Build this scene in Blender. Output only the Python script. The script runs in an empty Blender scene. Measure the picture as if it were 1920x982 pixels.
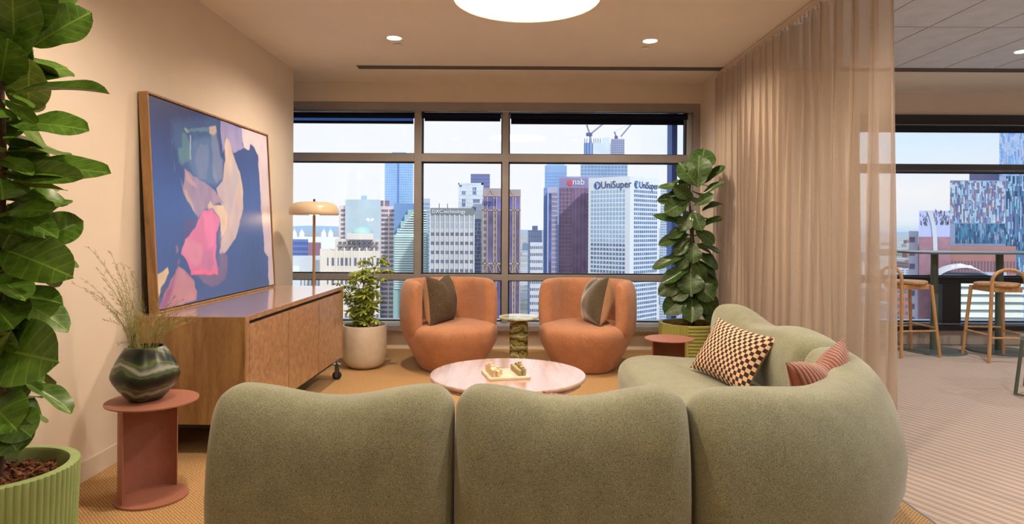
import bpy, bmesh, math, random
import numpy as np
from mathutils import Vector, Matrix, Euler
R = random.Random(7)
SC = bpy.context.scene
COL = SC.collection
PI = math.pi

# ------------------------------------------------------------------ camera, world, exposure
cam_d = bpy.data.cameras.new('camera')
cam = bpy.data.objects.new('camera', cam_d); COL.objects.link(cam)
cam_d.sensor_width = 36.0; cam_d.lens = 1240/1920*36.0
cam_d.shift_y = -64/1920
cam_d.clip_start = 0.05; cam_d.clip_end = 60000
ROLL = 0.0055
cam.matrix_world = Matrix.Translation((0, 0, 1.3)) @ Euler((PI/2, 0, 0)).to_matrix().to_4x4() @ Matrix.Rotation(ROLL, 4, 'Z')
SC.camera = cam
SC.view_settings.view_transform = 'Standard'; SC.view_settings.look = 'None'
SC.view_settings.gamma = 1.0; SC.view_settings.use_curve_mapping = False
SC.view_settings.exposure = 0.2
SC.cycles.max_bounces = 8; SC.cycles.transparent_max_bounces = 24
SC.cycles.diffuse_bounces = 5; SC.cycles.glossy_bounces = 4; SC.cycles.transmission_bounces = 6
SC.cycles.sample_clamp_indirect = 6.0
SC.cycles.use_denoising = True

def lin(c):
    return tuple(((v/255)/12.92 if v/255 <= 0.04045 else ((v/255+0.055)/1.055)**2.4) for v in c)
def L4(c): return lin(c)+(1.0,)

world = bpy.data.worlds.new('sky'); SC.world = world; world.use_nodes = True
nt = world.node_tree; nt.nodes.clear()
def N(nt, t, **kw):
    n = nt.nodes.new(t)
    for k, v in kw.items(): setattr(n, k, v)
    return n
wo = N(nt, 'ShaderNodeOutputWorld'); bg = N(nt, 'ShaderNodeBackground')
tc = N(nt, 'ShaderNodeTexCoord'); sx = N(nt, 'ShaderNodeSeparateXYZ')
rp = N(nt, 'ShaderNodeValToRGB')
e = rp.color_ramp.elements
e[0].position = 0.0; e[0].color = L4((176, 196, 214))
e[1].position = 1.0; e[1].color = L4((95, 140, 205))
for p, c in ((0.5, (196, 214, 232)), (0.505, (226, 230, 236)), (0.525, (238, 236, 236)), (0.555, (214, 230, 244)), (0.60, (176, 210, 242))):
    x = rp.color_ramp.elements.new(p); x.color = L4(c)
mp = N(nt, 'ShaderNodeMath', operation='MULTIPLY_ADD'); mp.inputs[1].default_value = 0.5; mp.inputs[2].default_value = 0.5
ns = N(nt, 'ShaderNodeTexNoise'); ns.inputs['Scale'].default_value = 1.6; ns.inputs['Detail'].default_value = 5
nr = N(nt, 'ShaderNodeValToRGB'); nr.color_ramp.elements[0].position = 0.38; nr.color_ramp.elements[1].position = 0.62
mx = N(nt, 'ShaderNodeMix', data_type='RGBA'); mx.inputs['B'].default_value = L4((238, 239, 242))
ms = N(nt, 'ShaderNodeVectorMath', operation='MULTIPLY'); ms.inputs[1].default_value = (1, 1, 3.0)
# more open blue sky towards +X
ax = N(nt, 'ShaderNodeMath', operation='MULTIPLY_ADD'); ax.inputs[1].default_value = -0.55; ax.inputs[2].default_value = 0.10
ad = N(nt, 'ShaderNodeMath', operation='ADD', use_clamp=True)
k = nt.links.new
k(tc.outputs['Generated'], sx.inputs[0]); k(sx.outputs['Z'], mp.inputs[0]); k(mp.outputs[0], rp.inputs[0])
k(tc.outputs['Generated'], ms.inputs[0]); k(ms.outputs[0], ns.inputs['Vector'])
k(sx.outputs['X'], ax.inputs[0]); k(ns.outputs['Fac'], ad.inputs[0]); k(ax.outputs[0], ad.inputs[1])
k(ad.outputs[0], nr.inputs[0]); k(nr.outputs['Color'], mx.inputs['Factor']); k(rp.outputs[0], mx.inputs['A'])
k(mx.outputs['Result'], bg.inputs[0]); bg.inputs[1].default_value = 1.06; k(bg.outputs[0], wo.inputs[0])

def light(name, kind, loc, energy, color, parent=None, **kw):
    d = bpy.data.lights.new(name, kind); d.energy = energy; d.color = color
    for a, v in kw.items(): setattr(d, a, v)
    o = bpy.data.objects.new(name, d); COL.objects.link(o); o.location = loc
    if parent: o.parent = parent
    return o
sun = light('sun', 'SUN', (0, 0, 50), 2.1, (1.0, 0.95, 0.88), angle=0.03)
sun.rotation_euler = Vector((-0.42, 0.75, -0.55)).to_track_quat('-Z', 'Y').to_euler()
WARM = (1.0, 0.81, 0.61); MILD = (1.0, 0.97, 0.96)
E_DOWN, E_RIGHT, E_PEND = 79, 100, 3.0

# ------------------------------------------------------------------ helpers
F = 1240.0; CH = 1.3
def at(px, py, Y):
    xi = px-960; yi = 427-py
    x0 = xi - yi*ROLL; y0 = yi + xi*ROLL
    return Vector((x0/F*Y, Y, CH+y0/F*Y))

class MB:
    def __init__(s): s.v = []; s.f = []; s.m = []; s.uv = None
    def add(s, verts, faces, mi=0):
        b = len(s.v); s.v += [tuple(p) for p in verts]
        s.f += [tuple(b+i for i in f) for f in faces]; s.m += [mi]*len(faces); return s
    def box(s, a, b, mi=0):
        (x0, y0, z0), (x1, y1, z1) = a, b
        return s.add([(x0,y0,z0),(x1,y0,z0),(x1,y1,z0),(x0,y1,z0),(x0,y0,z1),(x1,y0,z1),(x1,y1,z1),(x0,y1,z1)],
                     [(3,2,1,0),(4,5,6,7),(0,1,5,4),(1,2,6,5),(2,3,7,6),(3,0,4,7)], mi)
    def obox(s, o, u, v, w, mi=0):   # box from corner o with three edge vectors
        o, u, v, w = map(Vector, (o, u, v, w))
        P = [o, o+u, o+u+v, o+v]; P += [p+w for p in P]
        return s.add(P, [(3,2,1,0),(4,5,6,7),(0,1,5,4),(1,2,6,5),(2,3,7,6),(3,0,4,7)], mi)
    def tube(s, pts, r, n=8, mi=0, cap=True):
        pts = [Vector(p) for p in pts]; m = len(pts)
        rs = r if isinstance(r, (list, tuple)) else [r]*m
        t0 = (pts[1]-pts[0]).normalized()
        up = Vector((0,0,1)) if abs(t0.z) < 0.9 else Vector((1,0,0))
        side = t0.cross(up).normalized(); V = []
        for i, p in enumerate(pts):
            t = (pts[min(i+1,m-1)]-pts[max(i-1,0)]).normalized()
            side = (side - t*side.dot(t)).normalized(); u2 = side.cross(t)
            V += [p+(side*math.cos(2*PI*j/n)+u2*math.sin(2*PI*j/n))*rs[i] for j in range(n)]
        Fc = [(i*n+j, i*n+(j+1)%n, (i+1)*n+(j+1)%n, (i+1)*n+j) for i in range(m-1) for j in range(n)]
        if cap: Fc += [tuple(range(n)), tuple((m-1)*n+j for j in reversed(range(n)))]
        return s.add(V, Fc, mi)
    def lathe(s, prof, n=48, c=(0,0,0), mi=0, fn=None, closed=False):
        V = []; m = len(prof)
        for r, z in prof:
            for j in range(n):
                a = 2*PI*j/n; rr = r if fn is None else fn(r, z, a)
                V.append((c[0]+rr*math.cos(a), c[1]+rr*math.sin(a), c[2]+z))
        Fc = [(i*n+j, i*n+(j+1)%n, (i+1)*n+(j+1)%n, (i+1)*n+j) for i in range(m-1) for j in range(n)]
        if closed: Fc += [((m-1)*n+j, (m-1)*n+(j+1)%n, (j+1)%n, j) for j in range(n)]
        else:
            if prof[0][0] > 1e-6: Fc.append(tuple(reversed(range(n))))
            if prof[-1][0] > 1e-6: Fc.append(tuple((m-1)*n+j for j in range(n)))
        return s.add(V, Fc, mi)
    def grid(s, P, nu, nv, wrapu=False, mi=0):
        Fc = []
        for i in range(nu if wrapu else nu-1):
            for j in range(nv-1):
                a = i*nv+j; b = ((i+1) % nu)*nv+j
                Fc.append((a, b, b+1, a+1))
        return s.add(P, Fc, mi)
    def mesh(s, name, mats, smooth=False):
        me = bpy.data.meshes.new(name); me.from_pydata(s.v, [], s.f)
        for m in (mats if isinstance(mats, (list, tuple)) else [mats]): me.materials.append(m)
        me.polygons.foreach_set('material_index', s.m)
        if smooth is True: me.polygons.foreach_set('use_smooth', [True]*len(s.f))
        me.update(); return me
    def build(s, name, mats, parent=None, smooth=False, bevel=0, seg=2, loc=None, kind=None, sub=0):
        me = s.mesh(name, mats, smooth is True)
        bm = bmesh.new(); bm.from_mesh(me)
        if smooth is True: bmesh.ops.remove_doubles(bm, verts=bm.verts, dist=1e-5)
        bmesh.ops.recalc_face_normals(bm, faces=bm.faces)
        bm.to_mesh(me); bm.free()
        return ob(name, me, parent, bevel, seg, loc, kind, smooth, sub)
def ob(name, me, parent=None, bevel=0, seg=2, loc=None, kind=None, smooth=False, sub=0):
    o = bpy.data.objects.new(name, me); COL.objects.link(o)
    if parent: o.parent = parent
    if loc is not None: o.location = loc
    if kind: o['kind'] = kind
    if sub:
        m = o.modifiers.new('s', 'SUBSURF'); m.levels = sub; m.render_levels = sub
    if bevel:
        m = o.modifiers.new('b', 'BEVEL'); m.width = bevel; m.segments = seg; m.limit_method = 'ANGLE'; m.angle_limit = 0.7
        me.polygons.foreach_set('use_smooth', [True]*len(me.polygons))
        w = o.modifiers.new('w', 'WEIGHTED_NORMAL'); w.keep_sharp = True
    elif smooth == 'auto':
        me.polygons.foreach_set('use_smooth', [True]*len(me.polygons))
        me.set_sharp_from_angle(angle=0.6)
    return o
def tag(o, label=None, cat=None, group=None, kind=None):
    if label: o['label'] = label
    if cat: o['category'] = cat
    if group: o['group'] = group
    if kind: o['kind'] = kind
    return o
def thing(name, label, cat, loc=(0,0,0), rotz=0, group=None):
    o = bpy.data.objects.new(name, None); COL.objects.link(o); o.empty_display_size = 0.1
    o.location = loc; o.rotation_euler = (0, 0, rotz)
    return tag(o, label, cat, group)
def struct_root(name, loc=(0,0,0)):
    o = bpy.data.objects.new(name, None); COL.objects.link(o); o.location = loc; o['kind'] = 'structure'; return o
def copy_tree(o, parent=None):
    c = o.copy(); COL.objects.link(c); c.parent = parent
    for ch in o.children: copy_tree(ch, c)
    return c

# ------------------------------------------------------------------ materials
def newmat(name):
    m = bpy.data.materials.new(name); m.use_nodes = True
    return m, m.node_tree, m.node_tree.nodes['Principled BSDF']
def coords(t, kind='Object', scale=(1,1,1), rot=(0,0,0)):
    c = N(t, 'ShaderNodeTexCoord'); mpp = N(t, 'ShaderNodeMapping')
    mpp.inputs['Scale'].default_value = scale; mpp.inputs['Rotation'].default_value = rot
    t.links.new(c.outputs[kind], mpp.inputs[0]); return mpp.outputs[0]
def ramp(t, stops, src):
    r = N(t, 'ShaderNodeValToRGB'); el = r.color_ramp.elements
    el[0].position, el[0].color = stops[0][0], L4(stops[0][1])
    el[1].position, el[1].color = stops[-1][0], L4(stops[-1][1])
    for p, c in stops[1:-1]:
        x = el.new(p); x.color = L4(c)
    t.links.new(src, r.inputs[0]); return r.outputs[0]
def bump(t, b, src, strength=0.3, dist=0.002):
    n = N(t, 'ShaderNodeBump'); n.inputs['Strength'].default_value = strength; n.inputs['Distance'].default_value = dist
    t.links.new(src, n.inputs['Height']); t.links.new(n.outputs[0], b.inputs['Normal'])
def plain(name, col, rough=0.5, metal=0.0, var=0.0, scale=8, spec=0.5, coat=0, emit=None, es=1):
    m, t, b = newmat(name)
    b.inputs['Base Color'].default_value = L4(col); b.inputs['Roughness'].default_value = rough
    b.inputs['Metallic'].default_value = metal; b.inputs['Specular IOR Level'].default_value = spec
    b.inputs['Coat Weight'].default_value = coat
    if var:
        n = N(t, 'ShaderNodeTexNoise'); n.inputs['Scale'].default_value = scale; n.inputs['Detail'].default_value = 4
        t.links.new(coords(t), n.inputs['Vector'])
        a = tuple(max(0, c*(1-var)) for c in col); d = tuple(min(255, c*(1+var)) for c in col)
        t.links.new(ramp(t, [(0.3, a), (0.7, d)], n.outputs['Fac']), b.inputs['Base Color'])
    if emit:
        b.inputs['Emission Color'].default_value = L4(emit); b.inputs['Emission Strength'].default_value = es
    return m
def fabric(name, col, col2=None, scale=500, rough=0.9, sheen=0.3, bs=0.4, var=0.12, big=12):
    m, t, b = newmat(name)
    c = coords(t)
    n = N(t, 'ShaderNodeTexNoise'); n.inputs['Scale'].default_value = scale; n.inputs['Detail'].default_value = 2
    n2 = N(t, 'ShaderNodeTexNoise'); n2.inputs['Scale'].default_value = big; n2.inputs['Detail'].default_value = 3
    t.links.new(c, n.inputs['Vector']); t.links.new(c, n2.inputs['Vector'])
    col2 = col2 or tuple(v*(1-var*2) for v in col)
    r1 = ramp(t, [(0.35, col2), (0.65, tuple(min(255, v*(1+var)) for v in col))], n.outputs['Fac'])
    mixn = N(t, 'ShaderNodeMix', data_type='RGBA', blend_type='MULTIPLY'); mixn.inputs['Factor'].default_value = 1
    r2 = ramp(t, [(0.3, (236, 236, 236)), (0.7, (255, 255, 255))], n2.outputs['Fac'])
    t.links.new(r1, mixn.inputs['A']); t.links.new(r2, mixn.inputs['B']); t.links.new(mixn.outputs['Result'], b.inputs['Base Color'])
    b.inputs['Roughness'].default_value = rough; b.inputs['Sheen Weight'].default_value = sheen
    b.inputs['Specular IOR Level'].default_value = 0.15
    bump(t, b, n.outputs['Fac'], bs, 0.001)
    return m
def wood(name, c1, c2, axis=(1, 14, 14), scale=3.0, rough=0.35, coat=0.0, rot=(0,0,0), spec=0.5):
    m, t, b = newmat(name)
    co = coords(t, 'Object', axis, rot)
    n = N(t, 'ShaderNodeTexNoise'); n.inputs['Scale'].default_value = scale; n.inputs['Detail'].default_value = 6; n.inputs['Distortion'].default_value = 0.6
    t.links.new(co, n.inputs['Vector'])
    n2 = N(t, 'ShaderNodeTexNoise'); n2.inputs['Scale'].default_value = scale*9; n2.inputs['Detail'].default_value = 3
    t.links.new(co, n2.inputs['Vector'])
    ad = N(t, 'ShaderNodeMath', operation='MULTIPLY_ADD'); ad.inputs[1].default_value = 0.35
    t.links.new(n2.outputs['Fac'], ad.inputs[0]); t.links.new(n.outputs['Fac'], ad.inputs[2])
    t.links.new(ramp(t, [(0.48, c2), (0.85, c1)], ad.outputs[0]), b.inputs['Base Color'])
    b.inputs['Roughness'].default_value = rough; b.inputs['Coat Weight'].default_value = coat; b.inputs['Coat Roughness'].default_value = 0.15
    b.inputs['Specular IOR Level'].default_value = spec
    bump(t, b, n2.outputs['Fac'], 0.08, 0.001)
    return m
def mathn(t, op, a, b=None, clamp=False):
    n = N(t, 'ShaderNodeMath', operation=op, use_clamp=clamp)
    for i, x in enumerate((a, b)):
        if x is None: continue
        if isinstance(x, (int, float)): n.inputs[i].default_value = x
        else: t.links.new(x, n.inputs[i])
    return n.outputs[0]

M = {}
M['wall'] = plain('wall_paint', (226, 214, 200), 0.75, var=0.01, scale=3, spec=0.2)
M['ceil'] = plain('ceiling_paint', (236, 226, 212), 0.85, var=0.01, scale=3, spec=0.15)
M['tile'] = plain('ceiling_tile', (212, 222, 236), 0.85, var=0.03, scale=6, spec=0.2)
M['grid'] = plain('ceiling_grid', (196, 190, 184), 0.6)
M['alu'] = plain('bronze_aluminium', (150, 145, 144), 0.45, 0.2, var=0.03, scale=5)
M['alud'] = plain('dark_aluminium', (52, 50, 52), 0.45, 0.2)
M['gasket'] = plain('gasket', (16, 20, 34), 0.5)
M['sillin'] = plain('reveal_white', (190, 200, 212), 0.35, 0.2)
M['blind'] = fabric('blind_fabric', (26, 30, 52), scale=300, sheen=0.0)
M['blindl'] = plain('blind_lining', (70, 110, 190), 0.7)
_m, _t, _b = newmat('blue_screen_fabric'); _tl = N(_t, 'ShaderNodeBsdfTranslucent'); _tl.inputs[0].default_value = L4((170, 205, 255))
_x = N(_t, 'ShaderNodeMixShader'); _x.inputs[0].default_value = .8; _b.inputs['Base Color'].default_value = L4((70, 120, 210))
_t.links.new(_b.outputs[0], _x.inputs[1]); _t.links.new(_tl.outputs[0], _x.inputs[2]); _t.links.new(_x.outputs[0], _t.nodes['Material Output'].inputs[0])
M['blinds'] = _m
M['skirt'] = plain('skirting_paint', (224, 212, 198), 0.5)
M['black'] = plain('black', (14, 13, 13), 0.5)
M['slot'] = plain('slot_metal', (120, 108, 98), 0.5)
M['white'] = plain('white_plastic', (235, 228, 220), 0.4)
M['steel'] = plain('steel', (150, 150, 152), 0.25, 0.9)
M['rubber'] = plain('rubber', (40, 40, 44), 0.6)
M['sofa'] = fabric('sage_wool', (150, 154, 128), (98, 99, 73), scale=420, sheen=0.45, bs=0.5)
M['chair'] = fabric('terracotta_boucle', (196, 142, 108), (162, 108, 78), scale=330, sheen=0.3, bs=0.6)
M['clay'] = plain('powdercoat_clay', (166, 110, 92), 0.5, 0.0, var=0.03, scale=60)
M['oak'] = wood('oak_veneer', (180, 142, 108), (142, 106, 76), (1.4, 10, 10), 2.2, 0.32, 0.15, spec=0.5)
M['oakend'] = wood('oak_end', (168, 130, 84), (124, 90, 52), (7, 7, 1.2), 2.2, 0.4, 0.05)
M['oakdark'] = plain('oak_shadow', (62, 44, 34), 0.6)
M['oaktop'] = wood('oak_top', (186, 152, 134), (164, 128, 108), (1.4, 10, 10), 2.0, 0.14, 0.8)
M['ftable'] = wood('walnut_top', (208, 176, 164), (186, 148, 132), (10, 1.0, 10), 2.0, 0.16, 0.9)
M['frame'] = wood('frame_oak', (172, 132, 88), (132, 94, 56), (10, 1, 10), 3, 0.45)
M['stool'] = wood('ash_wood', (204, 158, 108), (178, 130, 80), (12, 12, 1.5), 3, 0.4)
M['olive'] = plain('olive_metal', (82, 92, 80), 0.4, 0.0, coat=0.2)
M['olivetop'] = plain('olive_table_top', (92, 104, 104), 0.25, 0.0)
M['cream'] = plain('cream_enamel', (214, 194, 164), 0.28, 0.0, coat=0.3)
M['creamin'] = plain('lamp_glow', (255, 225, 170), 0.6, emit=(255, 205, 130), es=1.2)
M['brassy'] = plain('lamp_pole', (190, 150, 104), 0.35, 0.3)
M['potw'] = plain('white_planter', (218, 206, 190), 0.38, var=0.02, scale=20)
M['potg'] = plain('green_planter', (150, 172, 112), 0.5, var=0.03, scale=12)
M['potr'] = plain('olive_planter', (158, 158, 84), 0.4, var=0.03, scale=12)
M['lens'] = plain('downlight_lens', (255, 240, 220), 0.5, emit=(255, 240, 220), es=9)
M['pend'] = plain('pendant_diffuser', (250, 246, 240), 0.6, emit=(255, 240, 222), es=E_PEND)
M['pside'] = plain('pendant_side', (225, 205, 185), 0.6)
M['beige'] = fabric('beige_linen', (204, 164, 124), scale=400, var=0.08)
M['darkwv'] = fabric('dark_weave', (96, 82, 66), (44, 38, 32), scale=240, var=0.25, sheen=0.1)
M['olvelv'] = fabric('olive_velvet', (84, 72, 50), scale=60, rough=0.6, sheen=0.8, var=0.05, bs=0.1)
M['stem'] = plain('woody_stem', (74, 56, 40), 0.8, var=0.2, scale=40)
M['dried'] = plain('dried_grass', (164, 158, 98), 0.8, var=0.15, scale=30)
M['canvas'] = plain('canvas_edge', (228, 220, 214), 0.7)
M['curtrack'] = plain('curtain_track', (214, 196, 178), 0.5)

# glass pane: transparent with a fresnel reflection
m, t, b = newmat('window_glass'); t.nodes.remove(b)
out = t.nodes['Material Output']; tr = N(t, 'ShaderNodeBsdfTransparent'); gl = N(t, 'ShaderNodeBsdfGlossy'); gl.inputs['Roughness'].default_value = 0.0
tr.inputs[0].default_value = (0.97, 0.985, 1.0, 1)
fr = N(t, 'ShaderNodeFresnel'); fr.inputs['IOR'].default_value = 1.45; mi_ = N(t, 'ShaderNodeMixShader')
t.links.new(mathn(t, 'MULTIPLY', fr.outputs[0], 1.0), mi_.inputs[0]); t.links.new(tr.outputs[0], mi_.inputs[1]); t.links.new(gl.outputs[0], mi_.inputs[2]); t.links.new(mi_.outputs[0], out.inputs[0])
M['glass'] = m
# sheer curtain
m, t, b = newmat('sheer_linen'); out = t.nodes['Material Output']
c = coords(t, 'Object', (1, 1, 1))
wv = N(t, 'ShaderNodeTexWave', bands_direction='Z'); wv.inputs['Scale'].default_value = 60; wv.inputs['Distortion'].default_value = 6; wv.inputs['Detail'].default_value = 3
t.links.new(c, wv.inputs['Vector'])
nn = N(t, 'ShaderNodeTexNoise'); nn.inputs['Scale'].default_value = 300; t.links.new(coords(t, 'Object', (1, 1, 1.0)), nn.inputs['Vector'])
cr = ramp(t, [(0.0, (186, 168, 152)), (1.0, (214, 198, 182))], mathn(t, 'MULTIPLY_ADD', wv.outputs['Fac'], 0.5))
df = N(t, 'ShaderNodeBsdfDiffuse'); tl = N(t, 'ShaderNodeBsdfTranslucent'); tp = N(t, 'ShaderNodeBsdfTransparent')
mA = N(t, 'ShaderNodeMixShader'); mA.inputs[0].default_value = 0.28; mB = N(t, 'ShaderNodeMixShader')
t.links.new(cr, df.inputs[0]); t.links.new(cr, tl.inputs[0]); t.links.new(df.outputs[0], mA.inputs[1]); t.links.new(tl.outputs[0], mA.inputs[2])
t.links.new(mathn(t, 'MULTIPLY_ADD', nn.outputs['Fac'], 0.3), mB.inputs[0])
mB.inputs[0].default_value = 0.2
fac = N(t, 'ShaderNodeMath', operation='MULTIPLY_ADD'); fac.inputs[1].default_value = 0.2; fac.inputs[2].default_value = 0.26
t.links.new(nn.outputs['Fac'], fac.inputs[0]); t.links.new(fac.outputs[0], mB.inputs[0])
t.links.new(mA.outputs[0], mB.inputs[1]); t.links.new(tp.outputs[0], mB.inputs[2]); t.links.new(mB.outputs[0], out.inputs[0])
t.nodes.remove(b); M['sheer'] = m
# tan basket-weave carpet
m, t, b = newmat('tan_carpet'); c = coords(t, 'Object', (1, 1, 1))
ck = N(t, 'ShaderNodeTexChecker'); ck.inputs['Scale'].default_value = 110; ck.inputs['Color1'].default_value = L4((236, 198, 146)); ck.inputs['Color2'].default_value = L4((186, 146, 100))
t.links.new(c, ck.inputs['Vector'])
nn = N(t, 'ShaderNodeTexNoise'); nn.inputs['Scale'].default_value = 160; nn.inputs['Detail'].default_value = 3; t.links.new(c, nn.inputs['Vector'])
mm = N(t, 'ShaderNodeMix', data_type='RGBA', blend_type='MULTIPLY'); mm.inputs['Factor'].default_value = 1
t.links.new(ck.outputs['Color'], mm.inputs['A']); t.links.new(ramp(t, [(0.3, (170, 165, 160)), (0.7, (255, 255, 255))], nn.outputs['Fac']), mm.inputs['B'])
t.links.new(mm.outputs['Result'], b.inputs['Base Color']); b.inputs['Roughness'].default_value = 0.95; b.inputs['Specular IOR Level'].default_value = 0.1
bump(t, b, nn.outputs['Fac'], 0.5, 0.003); M['carpet'] = m
# striped pale carpet
m, t, b = newmat('ribbed_carpet')
c = coords(t, 'Object', (1, 1, 1), (0, 0, -0.42))
w1 = N(t, 'ShaderNodeTexWave', bands_direction='X'); w1.inputs['Scale'].default_value = 5.2; w1.inputs['Distortion'].default_value = 0.0; w1.inputs['Detail Scale'].default_value = 6
w2 = N(t, 'ShaderNodeTexWave', bands_direction='Y'); w2.inputs['Scale'].default_value = 16; w2.inputs['Distortion'].default_value = 0.0
t.links.new(c, w1.inputs['Vector']); t.links.new(c, w2.inputs['Vector'])
nn = N(t, 'ShaderNodeTexNoise'); nn.inputs['Scale'].default_value = 220; t.links.new(c, nn.inputs['Vector'])
s1 = mathn(t, 'MULTIPLY', w1.outputs['Fac'], 0.55); s2 = mathn(t, 'MULTIPLY', w2.outputs['Fac'], 0.18); s3 = mathn(t, 'MULTIPLY', nn.outputs['Fac'], 0.25)
sm = mathn(t, 'ADD', mathn(t, 'ADD', s1, s2), s3)
t.links.new(ramp(t, [(0.1, (158, 140, 128)), (0.8, (196, 178, 164))], sm), b.inputs['Base Color'])
b.inputs['Roughness'].default_value = 0.95; b.inputs['Specular IOR Level'].default_value = 0.1
bump(t, b, sm, 0.4, 0.003); M['carpet2'] = m
# marble-like swirled vase
def marble(name, stops, scale, dist, bands='Z', det=4, rough=0.2, rot=(0.25, 0.1, 0), sc=(1,1,1)):
    m, t, b = newmat(name); c = coords(t, 'Object', sc, rot)
    w = N(t, 'ShaderNodeTexWave', bands_direction=bands, wave_profile='SIN'); w.inputs['Scale'].default_value = scale
    w.inputs['Distortion'].default_value = dist; w.inputs['Detail'].default_value = det; w.inputs['Detail Scale'].default_value = 1.2
    t.links.new(c, w.inputs['Vector']); t.links.new(ramp(t, stops, w.outputs['Fac']), b.inputs['Base Color'])
    b.inputs['Roughness'].default_value = rough; return m
M['vase'] = marble('swirled_glass', [(0.0, (22, 28, 24)), (0.35, (46, 56, 42)), (0.6, (96, 110, 58)), (0.82, (70, 78, 70)), (0.95, (120, 124, 112)), (1.0, (160, 162, 148))], 3.4, 7, det=3, rough=0.3)
M['marble'] = marble('green_marble', [(0.0, (70, 66, 34)), (0.3, (124, 120, 66)), (0.6, (150, 146, 92)), (0.85, (98, 96, 52)), (1.0, (190, 186, 150))], 4, 12, rough=0.2)
M['marbletop'] = marble('green_marble_top', [(0.0, (150, 165, 140)), (0.5, (190, 196, 176)), (1.0, (214, 214, 198))], 4, 10, rough=0.12)
M['boardm'] = marble('cream_stone', [(0.0, (228, 214, 182)), (1.0, (240, 230, 206))], 5, 8, rough=0.3)
M['sqd'] = plain('board_square', (214, 196, 160), 0.3)
M['sql'] = plain('board_square_pale', (232, 232, 226), 0.15)
M['pcl'] = plain('pale_stone', (226, 206, 166), 0.45, var=0.06, scale=60)
M['pcd'] = plain('grey_stone', (176, 162, 122), 0.45, var=0.12, scale=60)
M['bark'] = plain('bark_mulch', (104, 66, 44), 0.9, var=0.5, scale=90)
# leaves: UV based veins
def leafmat(name, dark, light_, vein, rough=0.32):
    m, t, b = newmat(name)
    uv = N(t, 'ShaderNodeUVMap'); sp = N(t, 'ShaderNodeSeparateXYZ'); t.links.new(uv.outputs[0], sp.inputs[0])
    u, v = sp.outputs['X'], sp.outputs['Y']
    av = mathn(t, 'ABSOLUTE', mathn(t, 'SUBTRACT', v, 0.5))
    mid = mathn(t, 'LESS_THAN', av, 0.014)
    ph = mathn(t, 'FRACT', mathn(t, 'MULTIPLY', mathn(t, 'SUBTRACT', u, mathn(t, 'MULTIPLY', av, 0.55)), 7.0))
    side = mathn(t, 'LESS_THAN', mathn(t, 'ABSOLUTE', mathn(t, 'SUBTRACT', ph, 0.5)), 0.045)
    vn = mathn(t, 'MAXIMUM', mid, mathn(t, 'MULTIPLY', side, 0.6))
    nn = N(t, 'ShaderNodeTexNoise'); nn.inputs['Scale'].default_value = 9; nn.inputs['Detail'].default_value = 3
    t.links.new(coords(t), nn.inputs['Vector'])
    base = ramp(t, [(0.3, dark), (0.7, light_)], nn.outputs['Fac'])
    mx = N(t, 'ShaderNodeMix', data_type='RGBA'); mx.inputs['B'].default_value = L4(vein)
    t.links.new(vn, mx.inputs['Factor']); t.links.new(base, mx.inputs['A']); t.links.new(mx.outputs['Result'], b.inputs['Base Color'])
    b.inputs['Roughness'].default_value = rough
    tl = N(t, 'ShaderNodeBsdfTranslucent'); t.links.new(mx.outputs['Result'], tl.inputs[0])
    mxs = N(t, 'ShaderNodeMixShader'); mxs.inputs[0].default_value = 0.12
    out = t.nodes['Material Output']
    t.links.new(b.outputs[0], mxs.inputs[1]); t.links.new(tl.outputs[0], mxs.inputs[2]); t.links.new(mxs.outputs[0], out.inputs[0])
    bump(t, b, mathn(t, 'SUBTRACT', ph, mathn(t, 'MULTIPLY', mid, 2)), 0.35, 0.004)
    return m
M['leafA'] = leafmat('fig_leaf', (62, 102, 28), (98, 138, 46), (128, 164, 66))
M['leafAu'] = leafmat('fig_leaf_underside', (108, 134, 52), (134, 156, 70), (176, 188, 104), 0.5)
M['leafD'] = leafmat('fig_leaf_dark', (38, 62, 28), (62, 92, 40), (100, 126, 66))
M['leafDu'] = leafmat('fig_leaf_dark_underside', (92, 112, 54), (112, 132, 66), (146, 158, 96), 0.5)
M['schef'] = plain('variegated_leaf', (140, 156, 66), 0.35, var=0.45, scale=26)

# ================================================================== ROOM SHELL
LX = -2.18; LEND = 6.58; WY = 7.10; RWY = 7.55; CZ = 2.858; NX0 = 2.035; NX1 = 3.45; RX = 9.2; BY = -2.6; SLY0, SLY1 = 6.376, 6.505
CB = 1.885
flo = struct_root('floor')
MB().box((-3.6, BY-.2, -.1), (CB-.004, 7.4, 0)).build('tan_carpet', M['carpet'], flo)
MB().box((CB+.004, BY-.2, -.1), (RX+.2, 7.9, 0)).build('pale_carpet', M['carpet2'], flo)
MB().box((CB-.004, BY-.2, -.1), (CB+.004, 7.3, .0015)).build('carpet_trim', M['steel'], flo)
ce = struct_root('ceiling')
cb_ = MB()
cb_.box((-3.6, BY-.2, CZ), (2.06, SLY0, CZ+.15)).box((-3.6, SLY0, CZ), (-1.512, SLY1, CZ+.15)).box((-3.6, SLY1, CZ), (RX+.2, 7.9, CZ+.15))
cb_.build('plaster_ceiling', M['ceil'], ce)
MB().box((2.06, BY-.2, CZ+.03), (RX+.2, SLY0, CZ+.15)).build('ceiling_void', M['grid'], ce)
MB().box((-1.512, SLY0, CZ+.05), (RX+.2, SLY1, CZ+.15)).build('slot_void', M['black'], ce)
# linear slot diffuser
for i, (y0, y1) in enumerate(((SLY0, SLY0+.012), (SLY0+.036, SLY0+.050), (SLY0+.078, SLY0+.093), (SLY1-.013, SLY1))):
    MB().box((-1.512, y0, CZ-.004), (RX, y1, CZ+.05)).build('diffuser_blade', M['slot'], ce)
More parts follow.
